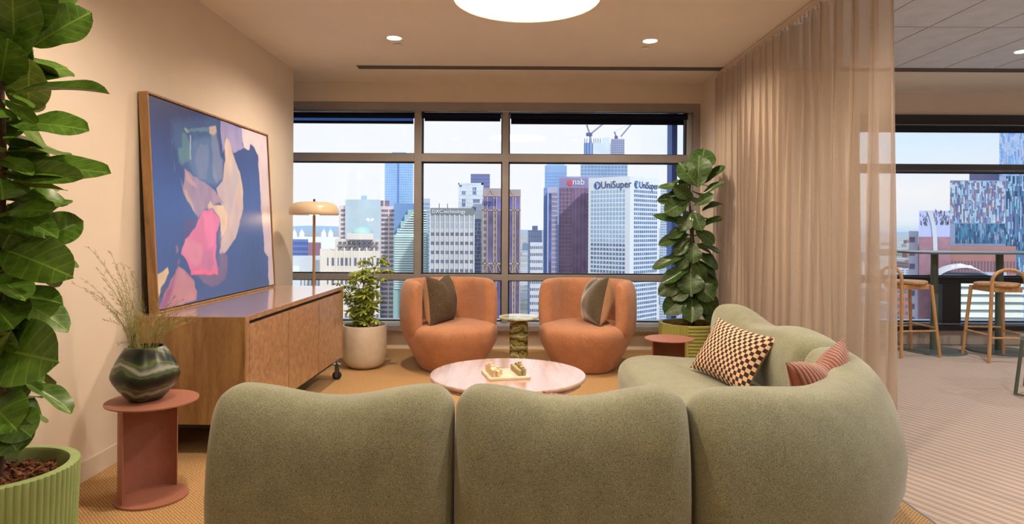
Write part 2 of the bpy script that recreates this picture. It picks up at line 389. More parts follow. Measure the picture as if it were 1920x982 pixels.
# tiles
tx = [2.245]
while tx[-1] < RX: tx.append(tx[-1]+.475)
ty = [SLY0-.004, 5.08, 3.78, 2.48, 1.18, -.12, -1.42, -2.72]
tile_me = {}
for i in range(-1, len(tx)-1):
    xa, xb = (2.07, tx[0]) if i < 0 else (tx[i], tx[i+1])
    for j in range(len(ty)-1):
        w = xb-xa-.012; h = ty[j]-ty[j+1]-.012
        kk = (round(w, 3), round(h, 3))
        if kk not in tile_me:
            tile_me[kk] = MB().box((0, 0, 0), (w, h, .02)).mesh('ceiling_tile', M['tile'])
        ob('ceiling_tile', tile_me[kk], ce, loc=(xa+.006, ty[j+1]+.006, CZ+.002-R.random()*.001))
gm = MB()
for x in tx: gm.box((x-.0022, BY, CZ-.001), (x+.0022, SLY0, CZ+.02)).box((x-.006, BY, CZ+.004), (x-.0045, SLY0, CZ+.02))
for y in ty[1:-1]: gm.box((2.07, y-.003, CZ-.001), (RX, y+.003, CZ+.02))
gm.build('tile_grid', M['grid'], ce, kind=None)
MB().box((2.045, BY, CZ-.003), (2.075, SLY0, CZ+.05)).build('ceiling_edge_trim', M['white'], ce)

def wallbox(name, boxes, mat='wall'):
    m = MB()
    for a, b in boxes: m.box(a, b)
    o = m.build(name, M[mat]); o['kind'] = 'structure'; return o
wallbox('wall_left', [((LX-.2, BY, 0), (LX, LEND, CZ)), ((-3.6, 6.38, 0), (LX-.2, LEND, CZ)), ((-3.6, LEND, 0), (-3.4, 7.4, CZ))])
wallbox('wall_rear', [((-3.6, BY-.2, 0), (RX+.2, BY, CZ+.1))])
wallbox('wall_right', [((RX, BY, 0), (RX+.2, 7.9, CZ+.1))])
FT, FB, SB = 2.641, .205, .261
wallbox('wall_window', [((-3.4, WY, FT), (NX0, WY+.3, CZ)), ((-3.4, WY, 0), (NX0, WY+.3, FB)), ((2.014, WY, FB), (NX0, WY+.3, FT)),
                        ((3.3, RWY, 2.61), (RX, RWY+.3, CZ)), ((3.3, RWY, 0), (RX, RWY+.3, .18))])
wallbox('wall_pier', [((NX0, 6.64, 0), (NX1, RWY+.3, CZ)), ((NX1, RWY, .18), (3.87, RWY+.3, 2.61))])
sk = wallbox('baseboard_left', [((LX, BY, 0), (LX+.013, LEND, .10))], 'skirt')
wallbox('baseboard_window', [((-3.4, WY-.012, 0), (NX0, WY, .012))], 'skirt')

# ---- window 1 (left room, three bays)
w1 = struct_root('window_1')
fy0, fy1 = WY-.01, WY+.16
gy = WY+.10
def bar(root, name, x0, x1, z0, z1, y0=fy0, y1=fy1, mat='alu', bv=.002):
    return MB().box((x0, y0, z0), (x1, y1, z1)).build(name, M[mat], root, bevel=bv)
bar(w1, 'head_frame', -3.4, 2.014, 2.552, FT)
bar(w1, 'head_channel', -3.4, 1.94, 2.540, 2.552, WY-.02, WY+.05, 'steel')
bar(w1, 'jamb', 1.94, 2.014, .285, 2.552)
bar(w1, 'jamb_reveal', 1.885, 1.94, .285, 2.552, WY+.06, fy1, 'sillin')
bar(w1, 'jamb_gasket', 1.872, 1.888, .285, 2.552, WY+.08, fy1, 'gasket')
MX = [(-1.051, -.977), (-.109, -.040)]
for a, b_ in MX: bar(w1, 'mullion', a, b_, .285, 2.552)
bays = [(-3.4, -1.051), (-.977, -.109), (-.040, 1.885)]
for (a, b_) in bays:
    bar(w1, 'transom', a, b_, 2.008, 2.090)
    bar(w1, 'transom', a, b_, .735, .797)
    rows = [(2.090, 2.552), (.797, 2.008), (.285, .735)]
    for z0, z1 in rows:
        g = MB().box((a, gy, z0), (b_, gy+.012, z1)).build('pane', M['glass'], w1)
        q = MB(); d = .013; y0, y1 = gy-.035, gy
        q.box((a, y0, z0), (b_, y1, z0+d)).box((a, y0, z1-d), (b_, y1, z1)).box((a, y0, z0+d), (a+d, y1, z1-d)).box((b_-d, y0, z0+d), (b_, y1, z1-d))
        q.build('gasket', M['gasket'], w1)
bar(w1, 'sill', -3.4, NX0, FB, SB, WY-.10, WY+.30, bv=.003)
bar(w1, 'sill_ledge', -3.4, 2.014, SB, .285, WY+.0, WY+.30, 'sillin')
bar(w1, 'outer_fin', 1.79, 1.85, -.2, 2.9, WY+.32, WY+.55, 'blindl')
# ---- window 2 (right room)
w2 = struct_root('window_2')
ry0, ry1 = RWY-.03, RWY+.16; rg = RWY+.10
def rbar(name, x0, x1, z0, z1, y0=ry0, y1=ry1, mat='alud'): return MB().box((x0, y0, z0), (x1, y1, z1)).build(name, M[mat], w2, bevel=.002)
rbar('head_frame', 3.86, RX, 2.50, 2.612)
rbar('head_channel', 3.95, RX, 2.488, 2.50, RWY-.05, RWY+.02, 'steel')
rbar('jamb', 3.86, 3.95, .24, 2.50)
rbar('transom', 3.95, RX, 1.965, 2.050)
rbar('transom_trim', 3.95, RX, 1.972, 1.980, RWY-.034, RWY-.028, 'steel')
rbar('transom', 3.95, RX, .700, .768)
rbar('sill', 3.86, RX, .172, .228, RWY-.12, RWY+.3)
rbar('sill_ledge', 3.86, RX, .228, .244, RWY-.02, RWY+.3, 'sillin')
for a, b_ in ((4.90, 5.11), (7.0, 7.2)): rbar('mullion', a, b_, .244, .700)
for a, b_, z0, z1 in ((3.95, 6.6, .768, 1.965), (6.6, RX, .768, 1.965), (3.95, 6.6, 2.05, 2.488), (6.6, RX, 2.05, 2.488), (3.95, 4.90, .244, .70), (5.11, 7.0, .244, .70), (7.2, RX, .244, .70)):
    MB().box((a, rg, z0), (b_, rg+.012, z1)).build('pane', M['glass'], w2)
    MB().box((a, rg-.03, z0), (b_, rg, z0+.012)).box((a, rg-.03, z1-.012), (b_, rg, z1)).build('gasket', M['gasket'], w2)

# ---- roller blinds
def blind(x0, x1, label, zb, y=WY, lining=False, top=2.538, hang=.055, flat=False):
    t_ = thing('roller_blind', label, 'blind', ((x0+x1)/2, y-.0, top))
    hw = (x1-x0)/2
    MB().tube([(-hw+.01, .045, -.032), (hw-.01, .045, -.032)], .030, 20).build('roller', M['blind'], t_, smooth='auto')
    MB().box((-hw+.02, .07, zb-top+.012), (hw-.02, .073, -.03)).build('fabric', M['blinds'] if lining else M['blind'], t_)
    MB().box((-hw+.02, .062, zb-top-.016), (hw-.02, .080, zb-top+.014)).build('hem_bar', M['blind'], t_, bevel=.003)
    for s in (-1, 1): MB().box((s*hw-.008, .01, -.062), (s*hw+.008, .085, 0)).build('bracket', M['gasket'], t_)
    return t_
blind(-3.39, -1.055, 'navy roller blind in the left window bay with a bright blue strip showing', 2.437, lining=True)
blind(-.973, -.113, 'short navy roller blind rolled up over the middle window bay', 2.468)
blind(-.036, 1.878, 'wide navy roller blind over the window bay with the construction cranes', 2.44)
MB_r = thing('roller_blind', 'black blind cassette under the window head beyond the curtain', 'blind', (6.6, RWY, 2.43))
MB().box((-2.64, .0, 0), (2.5, .07, .055)).build('cassette', M['gasket'], MB_r, bevel=.004)
MB().box((-2.64, .02, -.012), (2.5, .035, 0)).build('hem_bar', M['blind'], MB_r)

# ---- ceiling lights
def downlight(x, y, label, color, energy, r=.058, size=2.75, z=CZ):
    t_ = thing('downlight', label, 'ceiling light', (x, y, z), group='recessed downlights')
    MB().lathe([(r, .012), (r, -.003), (r+.014, -.004), (r+.016, 0), (r+.016, .01)], 32, closed=True).build('trim_ring', M['white'], t_, smooth='auto')
    MB().lathe([(0, .0), (r, .0)], 32, c=(0, 0, -.001)).build('lens', M['lens'], t_)
    l = light('downlight_lamp', 'SPOT', (0, 0, -.02), energy, color, t_, spot_size=size, spot_blend=.55, shadow_soft_size=.035)
    return t_
downlight(-.979, 5.445, 'round recessed downlight in the plaster ceiling, left of the drum light', WARM, E_DOWN*1.25)
downlight(1.138, 5.49, 'round recessed downlight in the plaster ceiling, between drum light and curtain', WARM, E_DOWN*1.25)
downlight(4.43, 5.75, 'round recessed downlight in the grey ceiling tiles', MILD, E_RIGHT)
for x, y, s, lb in ((-1.0, 2.75, 1.1, 'over the left sofa module'), (1.1, 2.75, 1.0, 'over the sofa corner'), (-1.0, .4, .42, 'behind the viewer, nearer the left wall'), (1.1, .4, .25, 'behind the viewer, nearer the curtain')):
    downlight(x, y, 'recessed downlight in the plaster ceiling '+lb, WARM, E_DOWN*s)
for x, y, lb in ((6.9, 5.75, 'by the far right windows'), (3.3, 3.0, 'just past the curtain end'), (6.0, 3.0, 'deep in the right room'), (3.3, .2, 'level with the viewer')):
    downlight(x, y, 'recessed downlight in the grey tiles '+lb, MILD, E_RIGHT)
for x, y, lb in ((-.985, 5.64, 'small white sprinkler cap on the ceiling beside the left downlight'), (1.14, 5.70, 'small white sprinkler cap on the ceiling beside the right downlight')):
    s_ = thing('sprinkler_cap', lb, 'sprinkler', (x, y, CZ))
    MB().lathe([(0, -.010), (.034, -.010), (.036, -.006), (.036, -.004)], 24).build('cap', M['white'], s_, smooth='auto')
    MB().lathe([(.028, -.005), (.028, 0)], 24).build('neck', M['black'], s_)
pd = thing('drum_ceiling_light', 'large round white drum light hanging just below the ceiling over the coffee table', 'ceiling light', (.083, 4.056, CZ))
MB().lathe([(.455, 0), (.455, -.158), (.449, -.160), (.444, -.156), (.444, 0)], 72, closed=True).build('shade_ring', M['pside'], pd, smooth='auto')
MB().lathe([(0, -.152), (.444, -.152)], 72).build('diffuser', M['pend'], pd)

# ================================================================== CURTAIN
cu = thing('sheer_curtain', 'floor-length sheer beige linen curtain hanging in soft folds from a ceiling track', 'curtain', (0, 0, 0))
y0c, y1c = 3.68, 6.60
NP = 620; NZ = 15
def cpath(y):
    if y > 6.35: return 2.04-.06*((y-6.35)/.25)**1.5*0
    return 2.04+.035*(6.35-y)/1.9
P_ = []
fold = []
ph = 0
rr = random.Random(3)
amps = [rr.uniform(.05, .085) for _ in range(60)]; offs = [rr.uniform(-.25, .25) for _ in range(60)]
nf = 25
for i in range(NP):
    s = i/(NP-1); y = y0c+(y1c-y0c)*s
    q = 14*s+6*s*s; kf = int(q) % 60; fr_ = q-int(q)
    a = amps[kf]*(1-fr_)+amps[(kf+1) % 60]*fr_; o = offs[kf]*(1-fr_)+offs[(kf+1) % 60]*fr_
    for j in range(NZ):
        zz = j/(NZ-1)   # 0 bottom
        z = .012+(CZ-.05-.012)*zz
        dn = 1-zz
        A = a*(.75+.55*dn)
        w_ = math.sin(2*PI*q + o*2.2*dn + .35*math.sin(dn*5+q*.7))
        if s < .06: A *= .35+.65*s/.06
        x = cpath(y)+.02+A*w_ + .012*math.sin(q*1.3+dn*3)
        yy = y+(.024+.034*(1-s))*math.sin(4*PI*q+o*4.4*dn+.3)*(.4+.8*dn)
        P_.append((x, yy, z))
MB().grid(P_, NP, NZ).build('curtain_fabric', M['sheer'], cu, smooth=True)
P2 = []
for i in range(NP):
    for j in range(3):
        b0 = P_[i*NZ+NZ-1]; P2.append((b0[0], b0[1], CZ-.05-.05+.05*j*.5+.0))
hd = MB(); n_f = 46
glm = MB().box((-.006, -.004, -.062), (.006, .004, -.02)).mesh('glider', M['curtrack'])
MB().box((2.03, y0c-.02, CZ-.022), (2.085, 6.62, CZ-.002)).build('curtain_track', M['curtrack'], cu, bevel=.003)
for i in range(n_f):
    y = y0c+.02+(y1c-y0c-.04)*i/(n_f-1); x = cpath(y)+.012
    gl_ = ob('glider', glm, cu, loc=(x, y, CZ))

# ================================================================== SIDEBOARD
A0 = Vector((-1.498, 3.718)); B0 = Vector((-1.452, 5.70)); rot = math.atan2(B0.y-A0.y, B0.x-A0.x)-PI/2
Lb = (B0-A0).length
sb = thing('sideboard', 'long oak sideboard on castors with three doors, standing along the left wall', 'sideboard', (A0.x, A0.y, 0), rot)
D_ = .62; zt, zb = .791, .182
# local: x<0 towards wall, y along length
MB().box((-D_, 0, zt-.006), (0, Lb, zt)).build('top_panel', M['oaktop'], sb, bevel=.001)
MB().box((-D_, 0, zb), (0, .022, zt-.006)).build('end_panel', M['oakend'], sb, bevel=.001)
MB().box((-D_, Lb-.022, zb), (0, Lb, zt-.006)).build('end_panel', M['oakend'], sb, bevel=.001)
MB().box((-D_, .022, zb), (-.04, Lb-.022, zt-.006)).build('carcass', M['oakdark'], sb)
dw = (Lb-.10)/3
for i in range(3):
    ya = .06+i*dw+.004; yb = .06+(i+1)*dw-.004
    MB().box((-.03, ya, zb+.004), (0, yb, zt-.052)).build('door', M['oak'], sb, bevel=.0015)
MB().box((-.03, .022, zb), (0, .058, zt-.006)).build('stile', M['oak'], sb)
MB().box((-.03, Lb-.038, zb), (0, Lb-.022, zt-.006)).build('stile', M['oak'], sb)
MB().box((-.012, .058, zt-.030), (-.001, Lb-.038, zt-.006)).build('top_rail', M['oak'], sb)
MB().box((-D_+.08, .10, zb-.05), (-.06, Lb-.10, zb)).build('plinth', M['black'], sb)
for cx, cy in ((-.03, Lb-.07), (-.56, Lb-.09), (-.07, .12), (-.56, .12)):
    c_ = MB(); c_.box((cx-.028, cy-.028, .125), (cx+.028, cy+.028, .135)); c_.tube([(cx, cy, .085), (cx, cy, .182)], .011, 10)
    c_.box((cx-.014, cy-.018, .035), (cx+.014, cy-.014, .125)).box((cx-.014, cy+.014, .035), (cx+.014, cy+.018, .125))
    cs = c_.build('castor', M['steel'], sb)
    MB().tube([(cx, cy-.012, .037), (cx, cy+.012, .037)], .037, 20).build('wheel', M['rubber'], cs, smooth='auto')
    MB().tube([(cx, cy-.019, .037), (cx, cy+.019, .037)], .014, 12).build('wheel_hub', M['steel'], cs, smooth='auto')

# ================================================================== PAINTING (leans on the left wall, stands on the sideboard)
BL = Vector((-2.045, 3.83, .792)); BR = Vector((-2.004, 5.62, .792)); TLv = Vector((-2.118, 3.83, 2.082))
U = (BR-BL); W_ = U.length; U.normalize(); Vv = (TLv-BL); Vv = (Vv-U*Vv.dot(U)); H_ = Vv.length; Vv.normalize(); Nn = U.cross(Vv)
if Nn.x < 0: Nn = -Nn
pt = thing('abstract_painting', 'large abstract blue and pink painting in an oak box frame, leaning on the left wall', 'painting', BL)
Mr = Matrix((U, Vv, Nn)).transposed()   # local x=U, y=V, z=N
pt.rotation_euler = Mr.to_euler()
ft = .012; fd = .055
for nm, a, b_ in (('frame_side', (0, 0, -fd), (ft, H_, 0)), ('frame_side', (W_-ft, 0, -fd), (W_, H_, 0)), ('frame_rail', (ft, 0, -fd), (W_-ft, ft, 0)), ('frame_rail', (ft, H_-ft, -fd), (W_-ft, H_, 0))):
    MB().box(a, b_).build(nm, M['frame'], pt, bevel=.001)
MB().box((ft, ft, -fd), (W_-ft, H_-ft, -.03)).build('shadow_gap', M['black'], pt)
g_ = .007
cvx0, cvy0, cvx1, cvy1 = ft+g_, ft+g_, W_-ft-g_, H_-ft-g_
MB().box((cvx0, cvy0, -.03), (cvx1, cvy1, -.0095)).build('canvas_stretcher', M['canvas'], pt)
NU, NV = 330, 240
src = np.array([(277, 176), (503, 254), (516, 532), (300, 581)], float); dst = np.array([(0, 1), (1, 1), (1, 0), (0, 0)], float)
Am = []
for (x, y), (u, v) in zip(src, dst):
    Am.append([x, y, 1, 0, 0, 0, -u*x, -u*y, u]); Am.append([0, 0, 0, x, y, 1, -v*x, -v*y, v])
Am = np.array(Am); Hh = np.append(np.linalg.solve(Am[:, :8], Am[:, 8]), 1).reshape(3, 3)
def tuv(pts):
    q = (Hh @ np.c_[np.array(pts, float), np.ones(len(pts))].T).T
    return q[:, :2]/q[:, 2:]
uu, vv = np.meshgrid(np.linspace(0, 1, NU), np.linspace(0, 1, NV), indexing='ij')
rng = np.random.default_rng(4)
def smooth_noise(nx, ny):
    g = rng.random((nx+2, ny+2)); X = uu*nx; Y = vv*ny; i = X.astype(int); j = Y.astype(int); fx = X-i; fy = Y-j
    fx = fx*fx*(3-2*fx); fy = fy*fy*(3-2*fy)
    return (g[i, j]*(1-fx)+g[i+1, j]*fx)*(1-fy)+(g[i, j+1]*(1-fx)+g[i+1, j+1]*fx)*fy
wu = uu+.010*(smooth_noise(16, 14)-.5)+.006*(smooth_noise(50, 40)-.5); wv_ = vv+.014*(smooth_noise(14, 12)-.5)+.008*(smooth_noise(40, 30)-.5)
img = np.zeros((NU, NV, 3))
g1 = smooth_noise(5, 4)[..., None]
top = np.array((50, 66, 128)); mid = np.array((62, 100, 182)); bot = np.array((74, 100, 165))
v3 = vv[..., None]
img[:] = np.where(v3 > .5, mid*(1-(v3-.5)*2)+top*((v3-.5)*2), bot*(1-v3*2)+mid*(v3*2))
img *= (.94+.12*g1)
def poly(pts, col, a=1.0, soft=.0035, col2=None, streak=0):
    q = tuv(pts); n = len(q); ins = np.zeros((NU, NV), bool); dmin = np.full((NU, NV), 9.0)
    for i in range(n):
        (x1, y1), (x2, y2) = q[i], q[(i+1) % n]
        c_ = ((y1 > wv_) != (y2 > wv_)) & (wu < (x2-x1)*(wv_-y1)/((y2-y1) if y2 != y1 else 1e-9)+x1); ins ^= c_
        dx, dy = x2-x1, y2-y1; tt = np.clip(((wu-x1)*dx+(wv_-y1)*dy)/(dx*dx+dy*dy+1e-12), 0, 1)
        dmin = np.minimum(dmin, np.hypot(wu-x1-tt*dx, wv_-y1-tt*dy))
    sd = np.where(ins, dmin, -dmin); al = np.clip(sd/soft*.5+.5, 0, 1)*a
    c0 = np.array(col, float)
    cc = c0 if col2 is None else c0+(np.array(col2, float)-c0)*np.clip(smooth_noise(6, 5)*1.6-.3, 0, 1)[..., None]
    if streak: al = al*(1-streak*smooth_noise(24, 5))
    cc = cc*(.96+.08*smooth_noise(30, 12)[..., None])
    img[:] = img*(1-al[..., None])+cc*al[..., None]
poly([(322,225),(412,215),(414,300),(408,348),(380,338),(352,318),(338,300),(324,262)], (70,112,180), .6, .02, (90,140,190))
poly([(352,262),(395,255),(404,270),(406,345),(388,345),(366,328),(354,300)], (92,134,200), .55, .012, (120,150,200))
poly([(376,268),(392,270),(394,300),(388,336),(372,336),(366,300)], (140,150,205), .5, .01)
poly([(343,248),(349,250),(356,270),(360,300),(349,303),(346,312),(338,304),(335,280),(343,275)], (118,172,176), .75, .006, (90,140,180))
poly([(356,252),(358,252),(360,300),(358.5,300)], (205,215,220), .9, .002)
poly([(322,268),(325,256),(324,262),(322.5,278),(330,318),(328,318)], (140,165,215), .5, .002)
poly([(348,236),(353,241),(355,247),(351,248),(346,238)], (170,195,185), .8, .003)
poly([(352,243),(370,240),(394,236),(394,245),(372,246),(356,247)], (120,160,185), .6, .004)
poly([(340,333),(346,352),(345,362),(343,350)], (150,185,200), .8, .002)
poly([(414.7,222),(456,237),(457,268),(461,277),(450,281),(441,287),(436,272),(427,254),(423,275),(420,286),(417,260)], (148,150,214), 1, .003, (166,160,216))
poly([(456,237),(504,251),(518,535),(507,535),(505,480),(498,470),(497,440),(494,405),(490,350),(487,290),(480,273),(472,268),(471,280),(466,279),(461,276),(457,262)], (206,198,226), 1, .003, (218,206,222))
poly([(428,253),(436,270),(441,290),(444,302),(452,322),(456,345),(459,360),(458,390),(455,410),(450,430),(443,450),(430,468),(424,476),(414,476),(412,440),(424,400),(412,370),(408,352),(420,340),(424,300),(423,275)], (192,184,208), 1, .004, (212,198,200))
poly([(408,236),(410,262),(416,290),(421,300),(420,338),(408,344),(402,330),(399,262),(396,240)], (112,142,196), .7, .008, (150,160,205))
poly([(348,316),(362,326),(375,336),(390,345),(405,356),(412,366),(422,380),(404,384),(392,389),(382,395),(374,407),(362,390),(352,375),(344,358),(347,340)], (156,146,194), 1, .004, (170,152,186))
poly([(348,318),(354,324),(362,335),(372,350),(360,346),(352,338)], (196,172,190), .8, .006)
poly([(346,355),(352,356),(358,372),(370,402),(362,392),(352,376)], (206,186,190), .75, .005)
poly([(394,236),(406,233),(409,244),(404,250),(395,247)], (206,190,190), .95, .004)
poly([(440,300),(444,304),(452,330),(440,380),(428,420),(420,440),(432,380),(436,340)], (176,180,214), .6, .012)
poly([(350,410),(372,408),(368,428),(353,448),(344,460),(346,430)], (98,92,158), .6, .006)
poly([(420,472),(430,478),(430,505),(424,522),(412,534),(400,538),(386,531),(372,517),(360,512),(412,500),(412,480)], (112,108,166), .9, .005, (136,120,168))
poly([(404,436),(412,426),(420,440),(414,470),(416,500),(406,500)], (92,104,176), .8, .006)
poly([(392,383),(397,378),(402,385),(422,386),(430,402),(428,425),(421,440),(417,447),(415.5,412),(402,391),(393,391)], (218,202,196), 1, .004)
poly([(374,410),(382,394.6),(400,391),(415.6,412.6),(413,424),(408,435),(406.6,482),(412,504),(411,513),(359.6,514.5),(359.6,504),(353,491),(341.7,475),(344,466),(353,448),(368.6,428)], (222,130,196), 1, .003, (206,128,186))
poly([(352,450),(366,452),(380,460),(384,485),(372,500),(358,492),(344,474)], (206,140,186), .7, .01, (214,160,196))
poly([(384,400),(400,398),(406,420),(404,460),(392,470),(386,430)], (234,140,206), .7, .012)
poly([(386,470),(400,468),(404,492),(398,504),(384,502),(380,486)], (176,124,178), .6, .01)
poly([(359.6,508),(411,505),(411.5,514),(360,515)], (232,120,170), .85, .003)
poly([(331,462),(335,459),(337,470),(333,474)], (190,140,170), .6, .004)
poly([(335,488),(339,482),(340,492),(337,497)], (170,120,170), .5, .004)
poly([(295,515),(316,500),(318,509),(307,536),(299,566),(297,560)], (214,198,176), 1, .003)
poly([(337,497.7),(353,509),(366,527),(372,545),(370,563),(299,582),(310,556),(321.5,524.6)], (166,120,166), 1, .004, (186,142,168))
poly([(338,500),(350,510),(360,526),(346,540),(330,570),(322,572),(330,535)], (196,150,180), .55, .01, None, .6)
poly([(334,545),(344,535),(366,545),(368,562),(340,568)], (192,152,170), .6, .012)
poly([(312,558),(324,528),(330,512),(326,545),(316,574),(306,577)], (140,92,160), .6, .008)
Pc = np.stack([cvx0+(cvx1-cvx0)*uu, cvy0+(cvy1-cvy0)*vv, np.full_like(uu, -.009)+.0006*smooth_noise(60, 25)], -1).reshape(-1, 3)
mbc = MB().grid([tuple(p) for p in Pc], NU, NV)
me = mbc.mesh('painted_canvas', [], True)
at_ = me.color_attributes.new('paint', 'FLOAT_COLOR', 'POINT')
lc = np.clip(img/255, 0, 1); lc = np.where(lc <= .04045, lc/12.92, ((lc+.055)/1.055)**2.4)
at_.data.foreach_set('color', np.c_[lc.reshape(-1, 3), np.ones(NU*NV)].ravel())
m, t, b = newmat('oil_paint'); ca = N(t, 'ShaderNodeVertexColor'); ca.layer_name = 'paint'
t.links.new(ca.outputs[0], b.inputs['Base Color']); b.inputs['Roughness'].default_value = .38
me.materials.append(m); ob('painted_canvas', me, pt)

# ================================================================== FLOOR LAMP
lp = thing('floor_lamp', 'slim floor lamp with a cream mushroom dome shade behind the sideboard end', 'lamp', at(588.5, 500, 6.02).xy.to_3d())
lp.location.z = 0
MB().lathe([(0, .0), (.13, 0), (.135, .006), (.13, .015), (.02, .02), (.0, .02)], 40).build('base', M['cream'], lp, smooth='auto')
MB().tube([(0, 0, .015), (0, 0, 1.50)], .012, 14).build('pole', M['brassy'], lp, smooth='auto')
prof = [(.213, 1.405), (.219, 1.412), (.221, 1.43), (.216, 1.465), (.196, 1.50), (.165, 1.518), (.11, 1.526), (.0, 1.530), (.0, 1.524), (.11, 1.520), (.16, 1.512), (.190, 1.494), (.209, 1.46), (.212, 1.43), (.209, 1.412)]
MB().lathe(prof, 56).build('lamp_shade', M['cream'], lp, smooth='auto')
MB().tube([(0, 0, 1.526), (0, 0, 1.552)], .009, 12).build('finial', M['black'], lp, smooth='auto')
MB().lathe([(0, 1.405), (.03, 1.41), (.045, 1.44), (.03, 1.475), (0, 1.48)], 20).build('bulb', M['creamin'], lp, smooth=True)
light('lamp_bulb_light', 'POINT', (0, 0, 1.425), 9, (1, .62, .3), lp, shadow_soft_size=.05)

# ================================================================== SOFA
def sweep_back(path, normals, zt, z0, a0, dip, e0=.055, e1=.055, lean=.05, tilt=0, name='backrest', parent=None, nprof=40, peak=.82, dip2=None):
    """path: list of Vector2, outward normals; superellipse section with rounded ends"""
    n = len(path); P = []
    cum = [0]
    for i in range(1, n): cum.append(cum[-1]+(path[i]-path[i-1]).length)
    L = cum[-1]
    for i in range(n):
        s = cum[i]; u = 2*s/L-1
        d0 = min(1, s/(e0*2)); d1 = min(1, (L-s)/(e1*2))
        d = min(d0, d1); k_ = math.sqrt(max(0, 1-(1-d)**2.0))
        k_ = k_**.8
        uc = min(1, abs(u)/peak)
        dz = dip*.5*(1+math.cos(PI*uc))
        if abs(u) > peak: dz += .03*((abs(u)-peak)/(1-peak))**2
        top = zt-dz+tilt*u
        hh = (top-z0)/2; zc = (top+z0)/2
        for j in range(nprof):
            t_ = 2*PI*j/nprof; c_, s_ = math.cos(t_), math.sin(t_)
            en = 2/2.6
            x = math.copysign(abs(c_)**en, c_)*a0*(.12+.88*k_)
            zz = math.copysign(abs(s_)**(2/2.9), s_)
            z = zc+zz*hh*(.86+.14*k_) if k_ < 1 else zc+zz*hh
            bul = 1.02-.72*max(0, (.34-z)/.34)**1.7
            off = -lean*max(0, (z-.35)/.4)**1.3
            p = path[i]+normals[i]*(x*bul+off)
            P.append((p.x, p.y, z))
    mb = MB().grid([P[i*nprof+(j % nprof)] for i in range(n) for j in range(nprof+1)], n, nprof+1)
    mb.f += [tuple(reversed(range(nprof))), tuple((n-1)*(nprof+1)+j for j in range(nprof))]; mb.m += [0, 0]
    return mb.build(name, M['sofa'], parent, smooth=True)
def path_line(a, b, n):
    # denser at the ends
    out = []
    for i in range(n):
        s = .5-.5*math.cos(PI*i/(n-1)); out.append(Vector(a)*(1-s)+Vector(b)*s)
    return out
def superell(c, h, e1, e2, nu=56, nv=30, dipf=None):
    P = []
    sg = lambda v, p: math.copysign(abs(v)**p, v)
    for i in range(nu):
        a = 2*PI*i/nu
        for j in range(nv):
            b = -PI/2+PI*j/(nv-1)
            x = h[0]*sg(math.cos(b), e1)*sg(math.cos(a), e2); y = h[1]*sg(math.cos(b), e1)*sg(math.sin(a), e2); z = h[2]*sg(math.sin(b), e1)
            if dipf and z > 0: z -= dipf(x/h[0], y/h[1])*(z/h[2])
            P.append((c[0]+x, c[1]+y, c[2]+z))
    return MB().grid(P, nu, nv, wrapu=True)
sf = thing('sectional_sofa', 'sage green wool sectional sofa with rounded modules curving round the corner', 'sofa', (0, 0, 0))
RY = 2.35
for xa, xb in ((-1.055, -.203), (-.197, .628)):
    pth = path_line((xa, RY), (xb, RY), 60)
    sweep_back(pth, [Vector((0, -1))]*60, .730, .03, .165, .042, parent=sf, e0=.05, e1=.05)
# corner module
cx, cy, rc = .765, 3.13, .79
pth = [Vector((.634+.02*i, cy-rc)) for i in range(0, 7)]
for i in range(1, 66):
    a = -PI/2+(PI/2)*i/65; pth.append(Vector((cx+rc*math.cos(a), cy+rc*math.sin(a))))
pth += [Vector((cx+rc, cy+.02)), Vector((cx+rc, cy+.04)), Vector((cx+rc, cy+.06))]
# resample
def resamp(p, n):
    c = [0]
    for i in range(1, len(p)): c.append(c[-1]+(p[i]-p[i-1]).length)
    out = []
    for k_ in range(n):
        s = (.5-.5*math.cos(PI*k_/(n-1)))*c[-1]; i = 0
        while i < len(c)-2 and c[i+1] < s: i += 1
        f = (s-c[i])/(c[i+1]-c[i]); out.append(p[i]*(1-f)+p[i+1]*f)
    return out
pth = resamp(pth, 90)
nrm = []
for i in range(90):
    d = (pth[min(i+1, 89)]-pth[max(i-1, 0)]).normalized(); nrm.append(Vector((d.y, -d.x)))
sweep_back(pth, nrm, .738, .03, .165, .036, parent=sf, e0=.05, e1=.06, lean=.07, peak=.8, tilt=.02)
pth = path_line((1.575, 3.20), (1.60, 4.92), 70)
sweep_back(pth, [Vector((1, 0))]*70, .775, .03, .165, .055, parent=sf, e0=.06, e1=.16, lean=.04, peak=.62)
for c_, h in (((-.63, 2.80, .235), (.43, .47, .20)), ((.215, 2.80, .235), (.42, .47, .20)), ((.98, 2.98, .235), (.42, .36, .20))):
    superell(c_, h, .45, .32).build('seat', M['sofa'], sf, smooth=True)
superell((1.22, 4.0, .24), (.50, .86, .20), .55, .42, 80, 34, lambda u, v: .03*math.exp(-((u-.15)/.5)**2)*.9).build('seat', M['sofa'], sf, smooth=True)
for x, y in ((-.95, 2.4), (-.3, 2.4), (-.95, 3.1), (-.3, 3.1), (.55, 2.4), (.55, 3.1), (1.5, 3.3), (.9, 4.6), (1.5, 4.6), (.9, 3.4)):
    MB().lathe([(.025, 0), (.028, .06)], 16, c=(x, y, 0)).build('foot', M['black'], sf)

